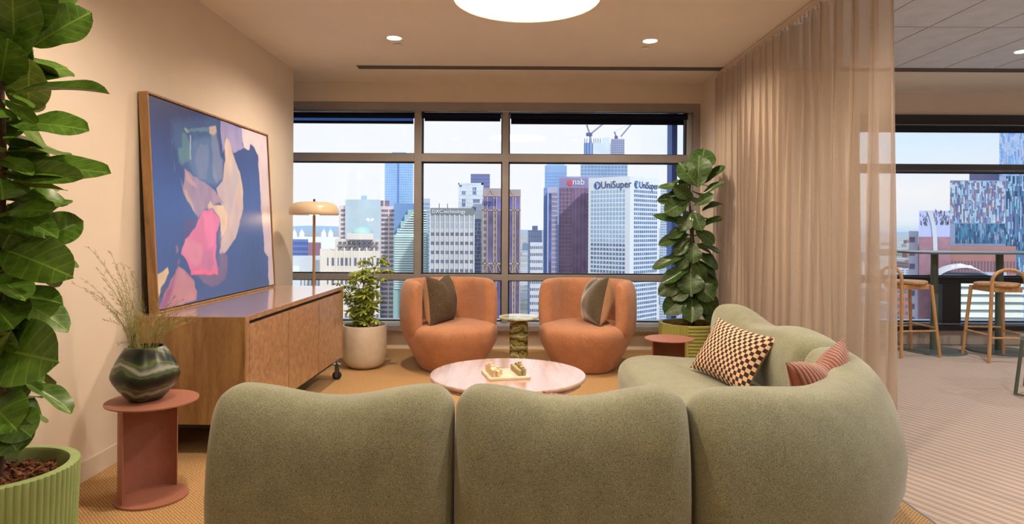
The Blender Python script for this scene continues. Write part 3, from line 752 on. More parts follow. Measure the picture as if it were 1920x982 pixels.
# ================================================================== ARMCHAIRS
def armchair(x, y, rotz, label, mirror=1):
    t_ = thing('lounge_armchair', label, 'armchair', (x, y, 0), rotz, 'terracotta lounge chairs by the window')
    # seat: tapered drum, soft square; local facing -Y
    prof = []; nr_ = 30
    def rad(z):
        if z < .05: return .27+.03*(z/.05)**.5
        s = (z-.05)/.30; s = min(1, s); return .30+.13*(1-(1-s)**2.2)**.9
    P = []; nu = 72
    zs = [0, .004, .012, .03, .06, .1, .15, .2, .25, .3, .34, .37, .392, .407, .418, .425, .430, .433, .434]
    rs = [.24, .262, .272, .284, .298, .318, .345, .372, .396, .412, .417, .413, .400, .378, .34, .28, .20, .10, 0]
    for i in range(nu):
        a = 2*PI*i/nu; c_, s_ = math.cos(a), math.sin(a)
        sq = (abs(c_)**2.7+abs(s_)**2.7)**(-1/2.7)
        for z, r in zip(zs, rs):
            q = r*(sq*.985)
            P.append((q*c_, q*s_*1.0-.02, z))
    MB().grid(P, nu, len(zs), wrapu=True).build('seat', M['chair'], t_, smooth=True)
    # seam line
    # backrest: arc sweep round the back
    n = 80; a0, a1 = math.radians(-20), math.radians(200); r0 = .375; P = []; npf = 32
    th = .070
    for i in range(n):
        s = .5-.5*math.cos(PI*i/(n-1)); a = a0+(a1-a0)*s
        arcs = s*(a1-a0)*r0; Lr = (a1-a0)*r0
        d = min(1, min(arcs, Lr-arcs)/.06); k_ = math.sqrt(max(0, 1-(1-d)**2))
        d2 = min(1, min(arcs, Lr-arcs)/.16); k2 = math.sqrt(max(0, 1-(1-d2)**2))
        c_, s_ = math.cos(a), math.sin(a)
        sq = (abs(c_)**2.6+abs(s_)**2.6)**(-1/2.6)
        zt_ = .785+.03*k2-.0; d3 = min(1, min(arcs, Lr-arcs)/.34); z0_ = .20+.15*(1-math.sqrt(max(0, 1-(1-d3)**2)))
        mid = (i/(n-1)-.5)*2
        zt_ += .015*mid*mid
        hh = (zt_-z0_)/2*(.93+.07*k2); zc = (zt_+z0_)/2
        for j in range(npf):
            t2 = 2*PI*j/npf; cc, ss = math.cos(t2), math.sin(t2)
            z = zc+math.copysign(abs(ss)**(2/4.2), ss)*hh
            rr_ = r0*sq*.985 + math.copysign(abs(cc)**(2/2.6), cc)*th*(.15+.85*k_)
            rr_ += .022*math.sin((z-.25)*5.0)-.01
            rr_ -= .05*max(0, (.36-z)/.16)
            P.append((rr_*c_, rr_*s_*1.0-.01, z))
    mb = MB().grid([P[i*npf+(j % npf)] for i in range(n) for j in range(npf+1)], n, npf+1)
    mb.f += [tuple(range(npf)), tuple(reversed([(n-1)*(npf+1)+j for j in range(npf)]))]; mb.m += [0, 0]
    mb.build('backrest', M['chair'], t_, smooth=True)
    MB().lathe([(.22, .0), (.23, .012)], 40).build('base_disc', M['black'], t_)
    return t_
armchair(-.575, 6.17, math.radians(30), 'terracotta lounge chair with the dark woven cushion, beside the white planter')
armchair(.70, 6.17, math.radians(-28), 'terracotta lounge chair with the olive velvet cushion, nearer the tall fig')

# ================================================================== CUSHIONS
def cushion(name, label, c, w, h, th, normal, up, mats, roll=0, sag=.0, nseg=26, cat='cushion', uvscale=None):
    n = Vector(normal).normalized(); upv = Vector(up); upv = (upv-n*upv.dot(n)).normalized(); r = upv.cross(n)
    q = Matrix((r, upv, n)).transposed().to_4x4() @ Matrix.Rotation(roll, 4, 'Z')
    t_ = thing(name, label, cat, c); t_.rotation_euler = q.to_euler()
    for side, nm, mt in ((1, 'front_cover', mats[0]), (-1, 'back_cover', mats[1])):
        P = []
        for i in range(nseg+1):
            u = -1+2*i/nseg
            for j in range(nseg+1):
                v = -1+2*j/nseg
                x = u*w/2*(1-.10*(1-v*v)); y = v*h/2*(1-.10*(1-u*u))
                if v > 0: y -= sag*v*math.exp(-(u/.38)**2)
                pf = (max(0, 1-abs(u)**2.4)*max(0, 1-abs(v)**2.4))**.55
                z = th/2*pf
                z *= 1+.05*math.sin(u*7+v*3)*math.sin(v*5-u*2)
                if v > 0 and sag: z *= 1-.35*math.exp(-(u/.22)**2)*v
                P.append((x, y, side*z))
        mb = MB().grid(P, nseg+1, nseg+1)
        if side < 0: mb.f = [tuple(reversed(f)) for f in mb.f]
        me = mb.mesh(nm, mt, True)
        uvl = me.uv_layers.new(name='UVMap')
        idx = np.empty(len(me.loops), int); me.loops.foreach_get('vertex_index', idx)
        ii = idx//(nseg+1); jj = idx % (nseg+1)
        uvl.data.foreach_set('uv', np.c_[ii/nseg*w, jj/nseg*h].ravel().astype(float))
        ob(nm, me, t_)
    return t_
# checker cover
m, t, b = newmat('checker_weave'); uv = N(t, 'ShaderNodeUVMap'); ck = N(t, 'ShaderNodeTexChecker'); ck.inputs['Scale'].default_value = 1/.0235
ck.inputs['Color1'].default_value = L4((224, 188, 154)); ck.inputs['Color2'].default_value = L4((58, 36, 34))
ofs = N(t, 'ShaderNodeVectorMath', operation='ADD'); ofs.inputs[1].default_value = (.003, .003, .001)
t.links.new(uv.outputs[0], ofs.inputs[0]); t.links.new(ofs.outputs[0], ck.inputs['Vector']); t.links.new(ck.outputs['Color'], b.inputs['Base Color']); b.inputs['Roughness'].default_value = .9
M['checker'] = m
# pleated rust velvet
m, t, b = newmat('pleated_velvet'); uv = N(t, 'ShaderNodeUVMap'); sp = N(t, 'ShaderNodeSeparateXYZ'); t.links.new(uv.outputs[0], sp.inputs[0])
fr2 = mathn(t, 'FRACT', mathn(t, 'MULTIPLY', sp.outputs['X'], 48))
rid = mathn(t, 'SINE', mathn(t, 'MULTIPLY', fr2, PI))
t.links.new(ramp(t, [(0.0, (80, 34, 20)), (0.35, (140, 68, 34)), (1.0, (158, 82, 44))], rid), b.inputs['Base Color'])
b.inputs['Roughness'].default_value = .6; b.inputs['Sheen Weight'].default_value = .6
bump(t, b, rid, .8, .006); M['pleat'] = m
cushion('chequered_cushion', 'oblong black and tan chequered cushion leaning on the far sofa backrest', (1.275, 3.84, .575), .60, .36, .15, (-.80, -.22, .50), (.45, 0, .9), (M['checker'], M['beige']), roll=.06)
cushion('rust_cushion', 'rust velvet pleated cushion chopped in the middle, in the corner of the sofa', (1.33, 2.79, .575), .50, .44, .19, (.60, -.76, .16), (0, 0, 1), (M['pleat'], M['pleat']), roll=.10, sag=.035)
cushion('rust_cushion', 'rust cushion lying low behind the middle sofa backrest, only its edge showing', (.30, 2.66, .49), .34, .30, .14, (0, -.94, .34), (0, 0, 1), (M['pleat'], M['pleat']))
cushion('woven_cushion', 'dark woven cushion with a beige back on the left terracotta chair', (-.665, 6.12, .630), .48, .46, .27, (.95, -.34, .12), (-.34, .1, 1), (M['darkwv'], M['beige']), roll=-.05, sag=.03)
cushion('velvet_cushion', 'olive velvet cushion with a beige back on the right terracotta chair', (.79, 6.12, .628), .46, .46, .27, (-.97, -.14, .22), (.46, .1, 1), (M['olvelv'], M['beige']), roll=.06, sag=.03)

# ================================================================== TABLES
ct = thing('coffee_table', 'low round wooden coffee table in the middle of the seating', 'table', (-.02, 4.09, 0))
MB().lathe([(0, .372), (.462, .372), (.476, .378), (.482, .386), (.482, .393), (.476, .400), (0, .400)], 96).build('table_top', M['ftable'], ct, smooth='auto')
MB().lathe([(0, .345), (.44, .345), (.455, .352), (.455, .366), (.44, .371), (0, .371)], 96).build('lower_disc', M['ftable'], ct, smooth='auto')
MB().lathe([(.26, 0), (.26, .345)], 64).build('drum_base', M['oak'], ct, smooth='auto')
mt_ = thing('marble_side_table', 'round green marble pedestal table between the two terracotta chairs', 'side table', (.066, 5.99, 0))
MB().lathe([(0, .482), (.176, .482), (.182, .486), (.182, .497), (.178, .501), (0, .501)], 64).build('table_top', M['marbletop'], mt_, smooth='auto')
MB().lathe([(.083, 0), (.083, .482)], 48).build('column', M['marble'], mt_, smooth='auto')
def claytable(name, label, x, y, h, rt, rb, a0, a1, rs=.145):
    t_ = thing(name, label, 'side table', (x, y, 0))
    MB().lathe([(0, h-.006), (rt, h-.006), (rt, h), (0, h)], 64).build('table_top', M['clay'], t_, smooth='auto')
    MB().lathe([(0, 0), (rb, 0), (rb, .010), (0, .010)], 64).build('base_plate', M['clay'], t_, smooth='auto')
    P = []; n = 40
    for i in range(n):
        a = math.radians(a0+(a1-a0)*i/(n-1))
        for r in (rs, rs-.005):
            for z in ((.01, h-.006) if r == rs else (h-.006, .01)): P.append((r*math.cos(a), r*math.sin(a), z))
    mb = MB(); F_ = []
    for i in range(n-1):
        for j in range(4): F_.append((i*4+j, (i+1)*4+j, (i+1)*4+(j+1) % 4, i*4+(j+1) % 4))
    F_ += [(0, 1, 2, 3), tuple((n-1)*4+j for j in (3, 2, 1, 0))]
    mb.add(P, F_).build('curved_panel', M['clay'], t_, smooth='auto')
    return t_
claytable('clay_side_table', 'terracotta metal side table with the swirled vase on it', -1.718, 3.17, .468, .203, .160, 68, 242)
claytable('clay_side_table', 'low terracotta metal side table tucked between far sofa end and olive planter', 1.245, 5.22, .436, .19, .15, 10, 190, .135)

# vase + dried grass
vx, vy, vz = -1.752, 3.17, .468
vs = thing('swirled_vase', 'squat dark green vase with marbled swirls', 'vase', (vx, vy, vz))
pv = [(0, 0), (.062, 0), (.072, .006), (.094, .030), (.118, .060), (.136, .088), (.145, .110), (.146, .124), (.139, .150), (.127, .180), (.112, .210), (.098, .236), (.090, .250), (.086, .257), (.076, .257), (.076, .245), (.085, .22), (.10, .18), (.05, .06), (0, .05)]
def vfn(r, z, a): return r*(1+.03*math.sin(2*a+z*9)+.018*math.sin(3*a-z*14))
MB().lathe(pv, 64, fn=vfn).build('vase_body', M['vase'], vs, smooth='auto')
dg = thing('dried_grass', 'airy bunch of dried grass stems standing in the swirled vase', 'dried flowers', (vx, vy, vz+.20))
rg_ = random.Random(11)
tips = [(165, 462), (140, 533), (205, 470), (228, 490), (245, 508), (180, 500), (190, 520), (160, 545), (215, 500), (235, 540), (262, 560), (200, 545), (175, 560), (218, 525), (250, 530), (182, 478), (212, 640-60), (150, 520), (240, 470+30), (258, 590),
        (372, 598), (360, 570), (345, 560), (330, 555), (350, 590), (318, 575), (335, 600), (300, 590), (372, 585), (312, 540), (325, 585), (290, 560), (355, 605), (340, 575), (275, 600), (300, 615), (222, 645), (200, 575), (230, 560), (195, 600), (210, 560), (365, 592), (328, 610)]
for (px, py) in tips:
    tip = at(px, py, 3.17+rg_.uniform(-.14, .14))-Vector((vx, vy, vz+.20))
    base = Vector((rg_.uniform(-.03, .03), rg_.uniform(-.03, .03), -.02))
    mouth = Vector((max(-.055, min(.055, tip.x*.25)), rg_.uniform(-.045, .045), .055))
    ctl = mouth+Vector((tip.x*.15, tip.y*.2, tip.z*.55))
    pts = [base, mouth]
    for i in range(1, 9):
        s = i/8; pts.append(mouth*(1-s)**2+ctl*2*s*(1-s)+tip*s*s)
    mb = MB(); mb.tube(pts, [.0011]*2+[.0011*(1-.07*i) for i in range(8)], 4, cap=False)
    for i in range(3, 10):
        for bq in range(3):
            s = rg_.random(); p0 = pts[i-1].lerp(pts[min(i, 9)], s)
            dr = (pts[min(i, 9)]-pts[i-1]).normalized()
            side = Vector((rg_.uniform(-1, 1), rg_.uniform(-1, 1), rg_.uniform(-.2, .7))).normalized()
            ln = rg_.uniform(.015, .05)*(1.15-.06*i)
            p1 = p0+(dr*.8+side*.65).normalized()*ln
            mb.tube([p0, p1], .0005, 3, cap=False)
            for sd in range(5):
                q = p0.lerp(p1, .35+.65*sd/4)+Vector([rg_.uniform(-.003, .003) for _ in range(3)])
                d_ = Vector([rg_.uniform(-1, 1) for _ in range(3)]).normalized()*.0032; e_ = d_.orthogonal().normalized()*.0010; g2 = d_.cross(e_).normalized()*.0010
                mb.add([q-d_*.6, q+e_, q+g2, q-e_, q-g2, q+d_], [(0, 2, 1), (0, 3, 2), (0, 4, 3), (0, 1, 4), (5, 1, 2), (5, 2, 3), (5, 3, 4), (5, 4, 1)])
    mb.build('grass_stem', M['dried'], dg)

# ================================================================== CHESS SET
A_ = at(899, 692.5, 4.10); B_ = at(919.5, 710, 3.88)
ang = math.radians(14)
bc = Vector((-.035, 4.03)); bs = .25
cbd = thing('chess_board', 'square cream stone chess board on the coffee table', 'board game', (bc.x, bc.y, .400), ang)
MB().box((-bs/2, -bs/2, 0), (bs/2, bs/2, .016)).build('board_slab', M['boardm'], cbd, bevel=.003)
sq = .0265
for i in range(8):
    for j in range(8):
        MB().box(((i-4)*sq+.0006, (j-4)*sq+.0006, .016), ((i-3)*sq-.0006, (j-3)*sq-.0006, .0168)).build('board_square', M['sqd'] if (i+j) % 2 else M['sql'], cbd)
rc_ = random.Random(5)
def piece(i, j, h, r, mat, kind, name, label, group):
    x = (i-3.5)*sq; y = (j-3.5)*sq
    c_, s_ = math.cos(ang), math.sin(ang)
    o = None; z0 = .4168
    mb = MB(); n = 12 if kind != 'king' else 8
    if kind == 'pawn': prof = [(0, 0), (r, 0), (r, h-.002), (r-.002, h), (0, h)]
    elif kind == 'rook': prof = [(0, 0), (r, 0), (r, h), (r*.55, h), (r*.55, h-.004), (0, h-.004)]
    elif kind == 'bishop': prof = [(0, 0), (r, 0), (r, h-.008), (0, h+.004)]
    elif kind == 'queen': prof = [(0, 0), (r, 0), (r, h-.006), (r*.6, h-.004), (r*.6, h), (0, h)]
    else: prof = [(0, 0), (r, 0), (r, h), (0, h)]
    mb.lathe(prof, n)
    if kind == 'knight':
        mb.v = [(vx_, vy_, vz_-(.007*(vx_/r+1)*.5 if vz_ > h*.5 else 0)) for vx_, vy_, vz_ in mb.v]
    o = mb.build(name, mat, None, smooth='auto')
    o.location = (bc.x+x*c_-y*s_, bc.y+x*s_+y*c_, z0); o.rotation_euler[2] = rc_.uniform(0, 6)
    tag(o, label, 'chess piece', group)
order = ['rook', 'knight', 'bishop', 'queen', 'king', 'bishop', 'knight', 'rook']
hts = {'pawn': .030, 'rook': .036, 'knight': .040, 'bishop': .044, 'queen': .052, 'king': .056}
for sd, mt, colr in ((0, M['pcl'], 'pale'), (1, M['pcd'], 'greyish')):
    grp = colr+' chess pieces'
    back = 0 if sd == 0 else 7; pawn = 1 if sd == 0 else 6
    where = 'on the left half of the board' if sd == 0 else 'on the right half of the board'; ORD = ['nearest the viewer', 'second from the viewer', 'third from the viewer', 'fourth from the viewer', 'fourth from the window', 'third from the window', 'second from the window', 'nearest the window']
    for j in range(8):
        kd = order[j]
        side_ = ('left', 'right')[sd]
        piece(back, j, hts[kd]*1.12, .0118, mt, kd, kd, f'{colr} stone {kd}, {ORD[j]} in the {side_}-hand outer row', grp)
        pi_ = pawn+(0 if sd else (1 if j in (2, 5) else 0))
        piece(pi_, j, .034, .0115, mt, 'pawn', 'pawn', f'{colr} short plain pawn, {ORD[j]} in the {side_}-hand inner row', grp)

# ================================================================== LEAF MESHES
def leaf_mesh(name, mats, L=1.0, Wd=.62, curl=.25, fold=.18, wavy=.04, seed=0, nu=14, nv=8, fiddle=.12):
    r_ = random.Random(seed); ph = r_.uniform(0, 6)
    P = []; UVs = []
    for i in range(nu+1):
        u = i/nu
        # obovate fiddle outline
        wq = (math.sin(PI*min(1, u**1.05))**.62)*(.60+.42*u) if 0 < u < 1 else 0
        wq *= 1-fiddle*math.exp(-((u-.36)/.13)**2)
        wq *= Wd/2
        if u > .93: wq *= 1.0
        for j in range(nv+1):
            v = -1+2*j/nv
            x = u*L - curl*.12*u*u
            y = v*wq
            z = -curl*u*u*.5*L + fold*abs(v)*wq*1.6 + wavy*math.sin(u*11+ph+(1.3 if v > 0 else 0))*abs(v)**1.5*(.4+wq)
            P.append((x, y, z)); UVs.append((u, .5+v*.5*(wq/(Wd/2) if Wd else 1)))
    # two skins: top and underside
    mb = MB().grid(P, nu+1, nv+1)
    nface = len(mb.f)
    mb.f = [tuple(reversed(f)) for f in mb.f]
    mb.add([(x, y, z-.004) for x, y, z in P], [tuple(reversed(f)) for f in mb.f], 1)
    # petiole
    me = mb.mesh(name, mats, True)
    uvl = me.uv_layers.new(name='UVMap')
    idx = np.empty(len(me.loops), int); me.loops.foreach_get('vertex_index', idx)
    U2 = np.array(UVs+UVs); uvl.data.foreach_set('uv', U2[idx].ravel())
    return me
figA = [leaf_mesh('fig_leaf', [M['leafA'], M['leafAu']], Wd=w, curl=c, fold=f, seed=s) for w, c, f, s in ((.62, .25, .2, 1), (.68, .5, .12, 2), (.58, .1, .3, 3), (.72, .35, .1, 4), (.55, .6, .35, 5))]
figD = [leaf_mesh('fig_leaf', [M['leafD'], M['leafDu']], Wd=w, curl=c, fold=f, seed=s, nu=12, nv=6) for w, c, f, s in ((.66, .3, .18, 11), (.74, .5, .12, 12), (.6, .1, .28, 13), (.8, .35, .1, 14), (.58, .6, .3, 15))]
def put_leaf(meshes, base, tip, width, face, parent, k_=None, name='leaf'):
    """face: direction the upper side looks at"""
    base = Vector(base); tip = Vector(tip); ax = tip-base; L = ax.length; ax.normalize()
    n = Vector(face); n = n-ax*n.dot(ax)
    if n.length < 1e-3: n = ax.orthogonal()
    n.normalize(); y = n.cross(ax)
    me = meshes[k_ if k_ is not None else R.randrange(len(meshes))]
    sy = width/(.62)
    mt = Matrix((ax*L, y*sy, n*min(L, sy)*1.0)).transposed().to_4x4(); mt.translation = base
    o = bpy.data.objects.new(name, me); COL.objects.link(o); o.parent = parent
    o.matrix_local = Matrix.Translation(-parent.location) @ mt
    return o

# ---- big fig at left edge
def fluted_pot(t_, R0, h, mat, n=68, amp=.006, ribs=None, rimw=.035, z0=.0):
    nn_ = n*6
    def f(r, z, a):
        if r < R0-.012: return r
        if ribs and ribs[0] <= (a % (2*PI)) <= ribs[1]:
            return r-.010+.010*abs(math.sin(PI*(z/.030)))**.6 if z < h-.002 else r-.004
        return r-amp*(1-abs(math.sin(a*n/2))**.7)*1.0
    zs = [.0+h*i/60 for i in range(61)] if ribs else [0, .02, h*.5, h-.012]
    prof = [(0, z0)]+[(R0*(.93+.07*(z/h)) if not ribs else R0, z+z0) for z in zs]
    prof = prof+[(R0-.001, h+z0-.002), (R0-.006, h+z0), (R0-rimw, h+z0), (R0-rimw-.004, h+z0-.01), (R0-rimw-.004, h+z0-.10), (0, h+z0-.10)]
    MB().lathe(prof, nn_, fn=f).build('pot', mat, t_, smooth='auto')
def mulch(t_, r, z, n=160, seed=1):
    q = random.Random(seed); mb = MB()
    mb.lathe([(0, z-.02), (r, z-.025)], 32)
    for i in range(n):
        a = q.uniform(0, 6.283); d = r*math.sqrt(q.random())*.97; c_ = Vector((d*math.cos(a), d*math.sin(a), z-.018+q.uniform(0, .014)))
        l, w, h = q.uniform(.015, .04), q.uniform(.008, .018), q.uniform(.003, .007)
        e_ = Euler((q.uniform(-.5, .5), q.uniform(-.5, .5), q.uniform(0, 6))).to_matrix()
        mb.obox(c_, e_ @ Vector((l, 0, 0)), e_ @ Vector((0, w, 0)), e_ @ Vector((0, 0, h)))
    return mb.build('bark_mulch', M['bark'], t_, kind='stuff')
FX, FY = -1.83, 2.36
fg = thing('fiddle_leaf_fig', 'tall fiddle leaf fig in a pale green fluted pot at the left edge', 'potted plant', (FX, FY, 0))
fluted_pot(fg, .25, .436, M['potg'])
mulch(fg, .212, .40, 220, 2)
tk = [(.0, .0, .36), (.01, 0, .7), (-.01, .01, 1.1), (.015, 0, 1.5), (0, 0, 1.9), (.01, -.01, 2.45)]
MB().tube(tk, [.016, .015, .014, .012, .010, .007], 10).build('trunk', M['stem'], fg, smooth='auto')
MB().tube([(-.05, .04, .36), (-.08, .05, .9), (-.06, .03, 1.6), (-.09, .04, 2.2)], [.013, .011, .010, .007], 10).build('trunk', M['stem'], fg, smooth='auto')
UPV = Vector((0, 0, 1)); 
def tocam(p): return (Vector((0, 0, CH))-p).normalized()
left_leaves = [ # base px, tip px, width(m), face mix (0 up,1 camera), dY tip
 ((60, 88), (168, 12), .16, .75, .05), ((8, 80), (88, -30), .17, .9, -.1), ((28, 120), (22, -40), .17, 1.0, -.15), ((70, 30), (110, -45), .15, .5, .1),
 ((20, 178), (204, 140), .11, .35, -.03), ((55, 110), (52, 205), .12, .3, .12), ((15, 232), (164, 224), .13, .45, .02), ((0, 160), (12, 90), .12, 1.0, -.2),
 ((5, 185), (70, 225), .06, .2, -.1), ((-10, 225), (18, 262), .08, .5, 0), ((-20, 285), (140, 272), .12, .15, .08), ((-10, 318), (207, 303), .13, .45, -.05),
 ((0, 325), (152, 325), .10, .7, -.12), ((-15, 290), (60, 312), .07, .5, -.1), ((-20, 352), (132, 342), .12, -.2, .05), ((0, 372), (128, 360), .12, .4, .1),
 ((-10, 400), (92, 378), .11, .5, -.08), ((-10, 390), (105, 428), .10, .6, -.05), ((50, 420), (132, 366), .10, .2, .12), ((62, 455), (156, 412), .14, .7, .08),
 ((-10, 455), (80, 445), .12, -.3, .05), ((-10, 462), (126, 505), .18, .75, -.15), ((70, 478), (154, 492), .11, .3, .12), ((-10, 520), (50, 548), .12, .2, -.1),
 ((0, 552), (116, 540), .11, .3, 0), ((8, 552), (140, 600), .12, .35, .03), ((-15, 592), (60, 598), .12, .35, -.02), ((-20, 650), (92, 672), .24, .95, -.12),
 ((40, 712), (138, 772), .11, .1, .02), ((-15, 700), (52, 752), .15, .8, .05), ((-30, 745), (20, 790), .17, .9, -.2), ((-10, 770), (62, 815), .15, .6, .02),
 ((-40, 690), (-2, 640), .16, .9, -.1), ((10, 775), (40, 848), .14, .7, .0), ((-30, 560), (20, 600), .16, .7, -.1), ((-30, 470), (10, 560), .16, .8, 0),
 ((-20, 250), (30, 215), .14, .7, .05), ((-20, 130), (40, 60), .16, .8, .1), ((-20, 40), (50, -60), .16, .8, .1), ((30, 40), (20, 130), .14, .6, .1)]
for bp, tp, w, f, dy in left_leaves:
    b3 = at(bp[0], bp[1], FY+.02); t3 = at(tp[0], tp[1], FY+dy)
    if b3.x > FX+.12:  # give it a stalk from the trunk
        MB().tube([(0.0, 0, b3.z-.06), tuple((b3-Vector((FX, FY, 0)))*.6+Vector((0, 0, b3.z-.02))*.4), tuple(b3-Vector((FX, FY, 0)))], .0035, 5).build('leaf_stalk', M['leafAu'], fg)
    fc = UPV*(1-abs(f))+tocam(t3)*f
    put_leaf(figA, b3, t3, w*1.22, fc, fg)
for i in range(96):
    z = .56+1.85*i/96; a = 2.4*i
    d = Vector((math.cos(a), math.sin(a), 0))
    if d.x > .3: d.x *= .3
    b3 = Vector((FX, FY, z))+d*.05; L = R.uniform(.20, .30)
    t3 = b3+d*L*.85+Vector((0, 0, R.uniform(-.08, .14)))
    if t3.x < LX+.06: t3.x = LX+.06
    put_leaf(figA, b3, t3, R.uniform(.16, .21), UPV*R.uniform(.2, 1)+d*R.uniform(-.3, .5)+tocam(b3)*R.uniform(.2, 1), fg)

# ---- fig by the curtain
GX, GY = 1.615, 6.02
fr_ = thing('fiddle_leaf_fig', 'dark fiddle leaf fig in an olive ribbed pot between window and curtain', 'potted plant', (GX, GY, 0))
ca_ = math.atan2(-GY, -GX)
fluted_pot(fr_, .27, .45, M['potr'], n=60, ribs=((ca_ % (2*PI)), (ca_ % (2*PI))+1.35), rimw=.03)
mulch(fr_, .235, .42, 140, 3)
MB().tube([(0, 0, .38), (-.01, 0, .8), (.02, 0, 1.2), (0, .01, 1.6), (.015, 0, 1.88)], [.018, .016, .013, .010, .007], 10).build('trunk', M['stem'], fr_, smooth='auto')
MB().tube([(.05, .03, .38), (.06, .03, .9), (.03, .02, 1.4)], [.014, .011, .007], 10).build('trunk', M['stem'], fr_, smooth='auto')
right_leaves = [
 ((1310, 338), (1322, 268), .22, .9, .05), ((1308, 352), (1311, 288), .20, .95, -.06), ((1306, 348), (1274, 302), .16, .8, -.05), ((1318, 345), (1359, 305), .11, .4, .02), ((1316, 366), (1358, 340), .11, .4, -.05),
 ((1285, 352), (1231, 344), .10, .4, 0), ((1285, 378), (1229, 369), .13, .7, .02), ((1290, 352), (1276, 330), .09, .8, .03), ((1300, 372), (1262, 350), .15, .9, -.1), ((1302, 385), (1339, 364), .12, .7, -.12),
 ((1292, 375), (1248, 396), .15, .85, -.12), ((1284, 420), (1223, 403), .11, .5, -.03), ((1316, 396), (1357, 372), .10, .4, .02), ((1312, 425), (1357, 403), .10, .4, -.02), ((1300, 412), (1328, 402), .12, .2, 0),
 ((1290, 428), (1252, 440), .12, .5, -.05), ((1292, 440), (1231, 455), .11, .5, -.02), ((1294, 445), (1262, 476), .12, .6, -.06), ((1304, 432), (1343, 455), .12, .7, -.1), ((1290, 474), (1219, 501), .10, .5, -.05),
 ((1295, 470), (1268, 505), .13, .7, -.05), ((1304, 458), (1356, 470), .12, .4, .0), ((1306, 474), (1354, 500), .13, .5, 0), ((1304, 488), (1354, 520), .12, .4, -.05), ((1298, 486), (1322, 528), .16, .75, -.12),
 ((1294, 500), (1240, 530), .15, .6, -.1), ((1292, 520), (1232, 548), .16, .7, -.08), ((1294, 505), (1296, 550), .20, .8, -.16), ((1306, 510), (1347, 545), .18, .6, -.06), ((1292, 546), (1246, 588), .20, .9, -.12),
 ((1298, 556), (1297, 604), .21, .9, -.2), ((1304, 545), (1345, 588), .23, .9, -.12), ((1306, 570), (1352, 602), .16, .8, -.05), ((1296, 400), (1276, 430), .13, .8, -.1), ((1300, 395), (1316, 432), .13, .8, -.12),
 ((1302, 530), (1340, 560), .16, .7, -.15), ((1290, 530), (1262, 560), .15, .6, -.12), ((1300, 455), (1300, 492), .13, .8, -.12)]
for bp, tp, w, f, dy in right_leaves:
    b3 = at(bp[0], bp[1], GY-.02); t3 = at(tp[0], tp[1], GY+dy)
    t3.x = min(t3.x, 1.97)
    put_leaf(figD, b3, t3, w*1.12, UPV*(1-abs(f))+tocam(t3)*f, fr_)
for i in range(44):
    z = .58+1.2*i/44; a = 2.4*i; d = Vector((math.cos(a), math.sin(a)*1.0, 0))
    if d.y < -.2: d.y = -d.y
    b3 = Vector((GX, GY, z))+d*.03; L = R.uniform(.18, .27)*(1.1-.25*i/44)
    t3 = b3+d*L*.9+Vector((0, 0, R.uniform(-.08, .06))); t3.x = min(t3.x, 1.95)
    put_leaf(figD, b3, t3, R.uniform(.12, .17), UPV+tocam(b3)*.4, fr_)

# ---- umbrella plant in the white planter
HX, HY = -1.364, 6.15
um = thing('umbrella_plant', 'bushy variegated umbrella plant in a white rounded planter beside the sideboard', 'potted plant', (HX, HY, 0))
MB().lathe([(0, 0), (.10, 0), (.135, .008), (.168, .035), (.188, .075), (.198, .13), (.203, .25), (.203, .385), (.200, .395), (.192, .396), (.188, .39), (.186, .33), (0, .33)], 64).build('pot', M['potw'], um, smooth='auto')
mulch(um, .186, .36, 60, 5)
def umbrella_leaf(seed):
    r_ = random.Random(seed); mb = MB(); n = r_.choice((6, 7, 7, 8))
    mb.tube([(0, 0, 0), (.03, 0, .012), (.06, 0, .016)], .0013, 4, cap=False)
    for i in range(n):
        a = -2.5+5.0*i/(n-1)+r_.uniform(-.1, .1); l = r_.uniform(.045, .062); w = l*.40; dz = r_.uniform(.25, .6)
        d = Vector((math.cos(a), math.sin(a), -dz*.5)).normalized(); s = Vector((-math.sin(a), math.cos(a), 0))
        o = Vector((.06, 0, .016)); up = s.cross(d)
        rows = [(.0, .0), (.25, .55), (.55, 1.0), (.8, .75), (1, .0)]
        P = []
        for (u, ww) in rows:
            c_ = o+d*(l*u+.004)+Vector((0, 0, -dz*l*.5*u*u))
            P += [c_-s*w*.5*ww+up*ww*.004, c_, c_+s*w*.5*ww+up*ww*.004]
        mb.add(P, [(r*3+q, r*3+q+1, (r+1)*3+q+1, (r+1)*3+q) for r in range(4) for q in range(2)])
    return mb.mesh('umbrella_leaf', M['schef'], True)
ul = [umbrella_leaf(s) for s in range(5)]
ru = random.Random(8)
ends = []
for s in range(9):
    a = 2*PI*s/9+ru.uniform(-.3, .3); rad = ru.uniform(.08, .27) if s else .02
    top_z = ru.uniform(.62, 1.0)
    pts = [Vector((ru.uniform(-.05, .05), ru.uniform(-.05, .05), .33))]
    e = Vector((rad*math.cos(a), rad*math.sin(a), top_z))
    for i in range(1, 7):
        q = i/6; p = pts[0].lerp(e, q); p.x -= (e.x-pts[0].x)*.35*q*(1-q)*2; p.y -= (e.y-pts[0].y)*.35*q*(1-q)*2; pts.append(p)
    MB().tube(pts, [.007-.0007*i for i in range(7)], 6).build('stem', M['stem'] if s % 2 else M['dried'], um, smooth='auto')
    ends.append(pts)
for i in range(190):
    pts = ends[i % 9]; q = ru.uniform(.12, 1.0); kf = q*6; k0 = min(5, int(kf)); p = pts[k0].lerp(pts[k0+1], kf-k0)
    a = ru.uniform(0, 2*PI); o = bpy.data.objects.new('leaf', ul[i % 5]); COL.objects.link(o); o.parent = um
    o.location = p; sc = ru.uniform(.9, 1.4); o.scale = (sc, sc, sc)
    o.rotation_euler = (ru.uniform(-.4, .4), ru.uniform(-.6, .35), a)

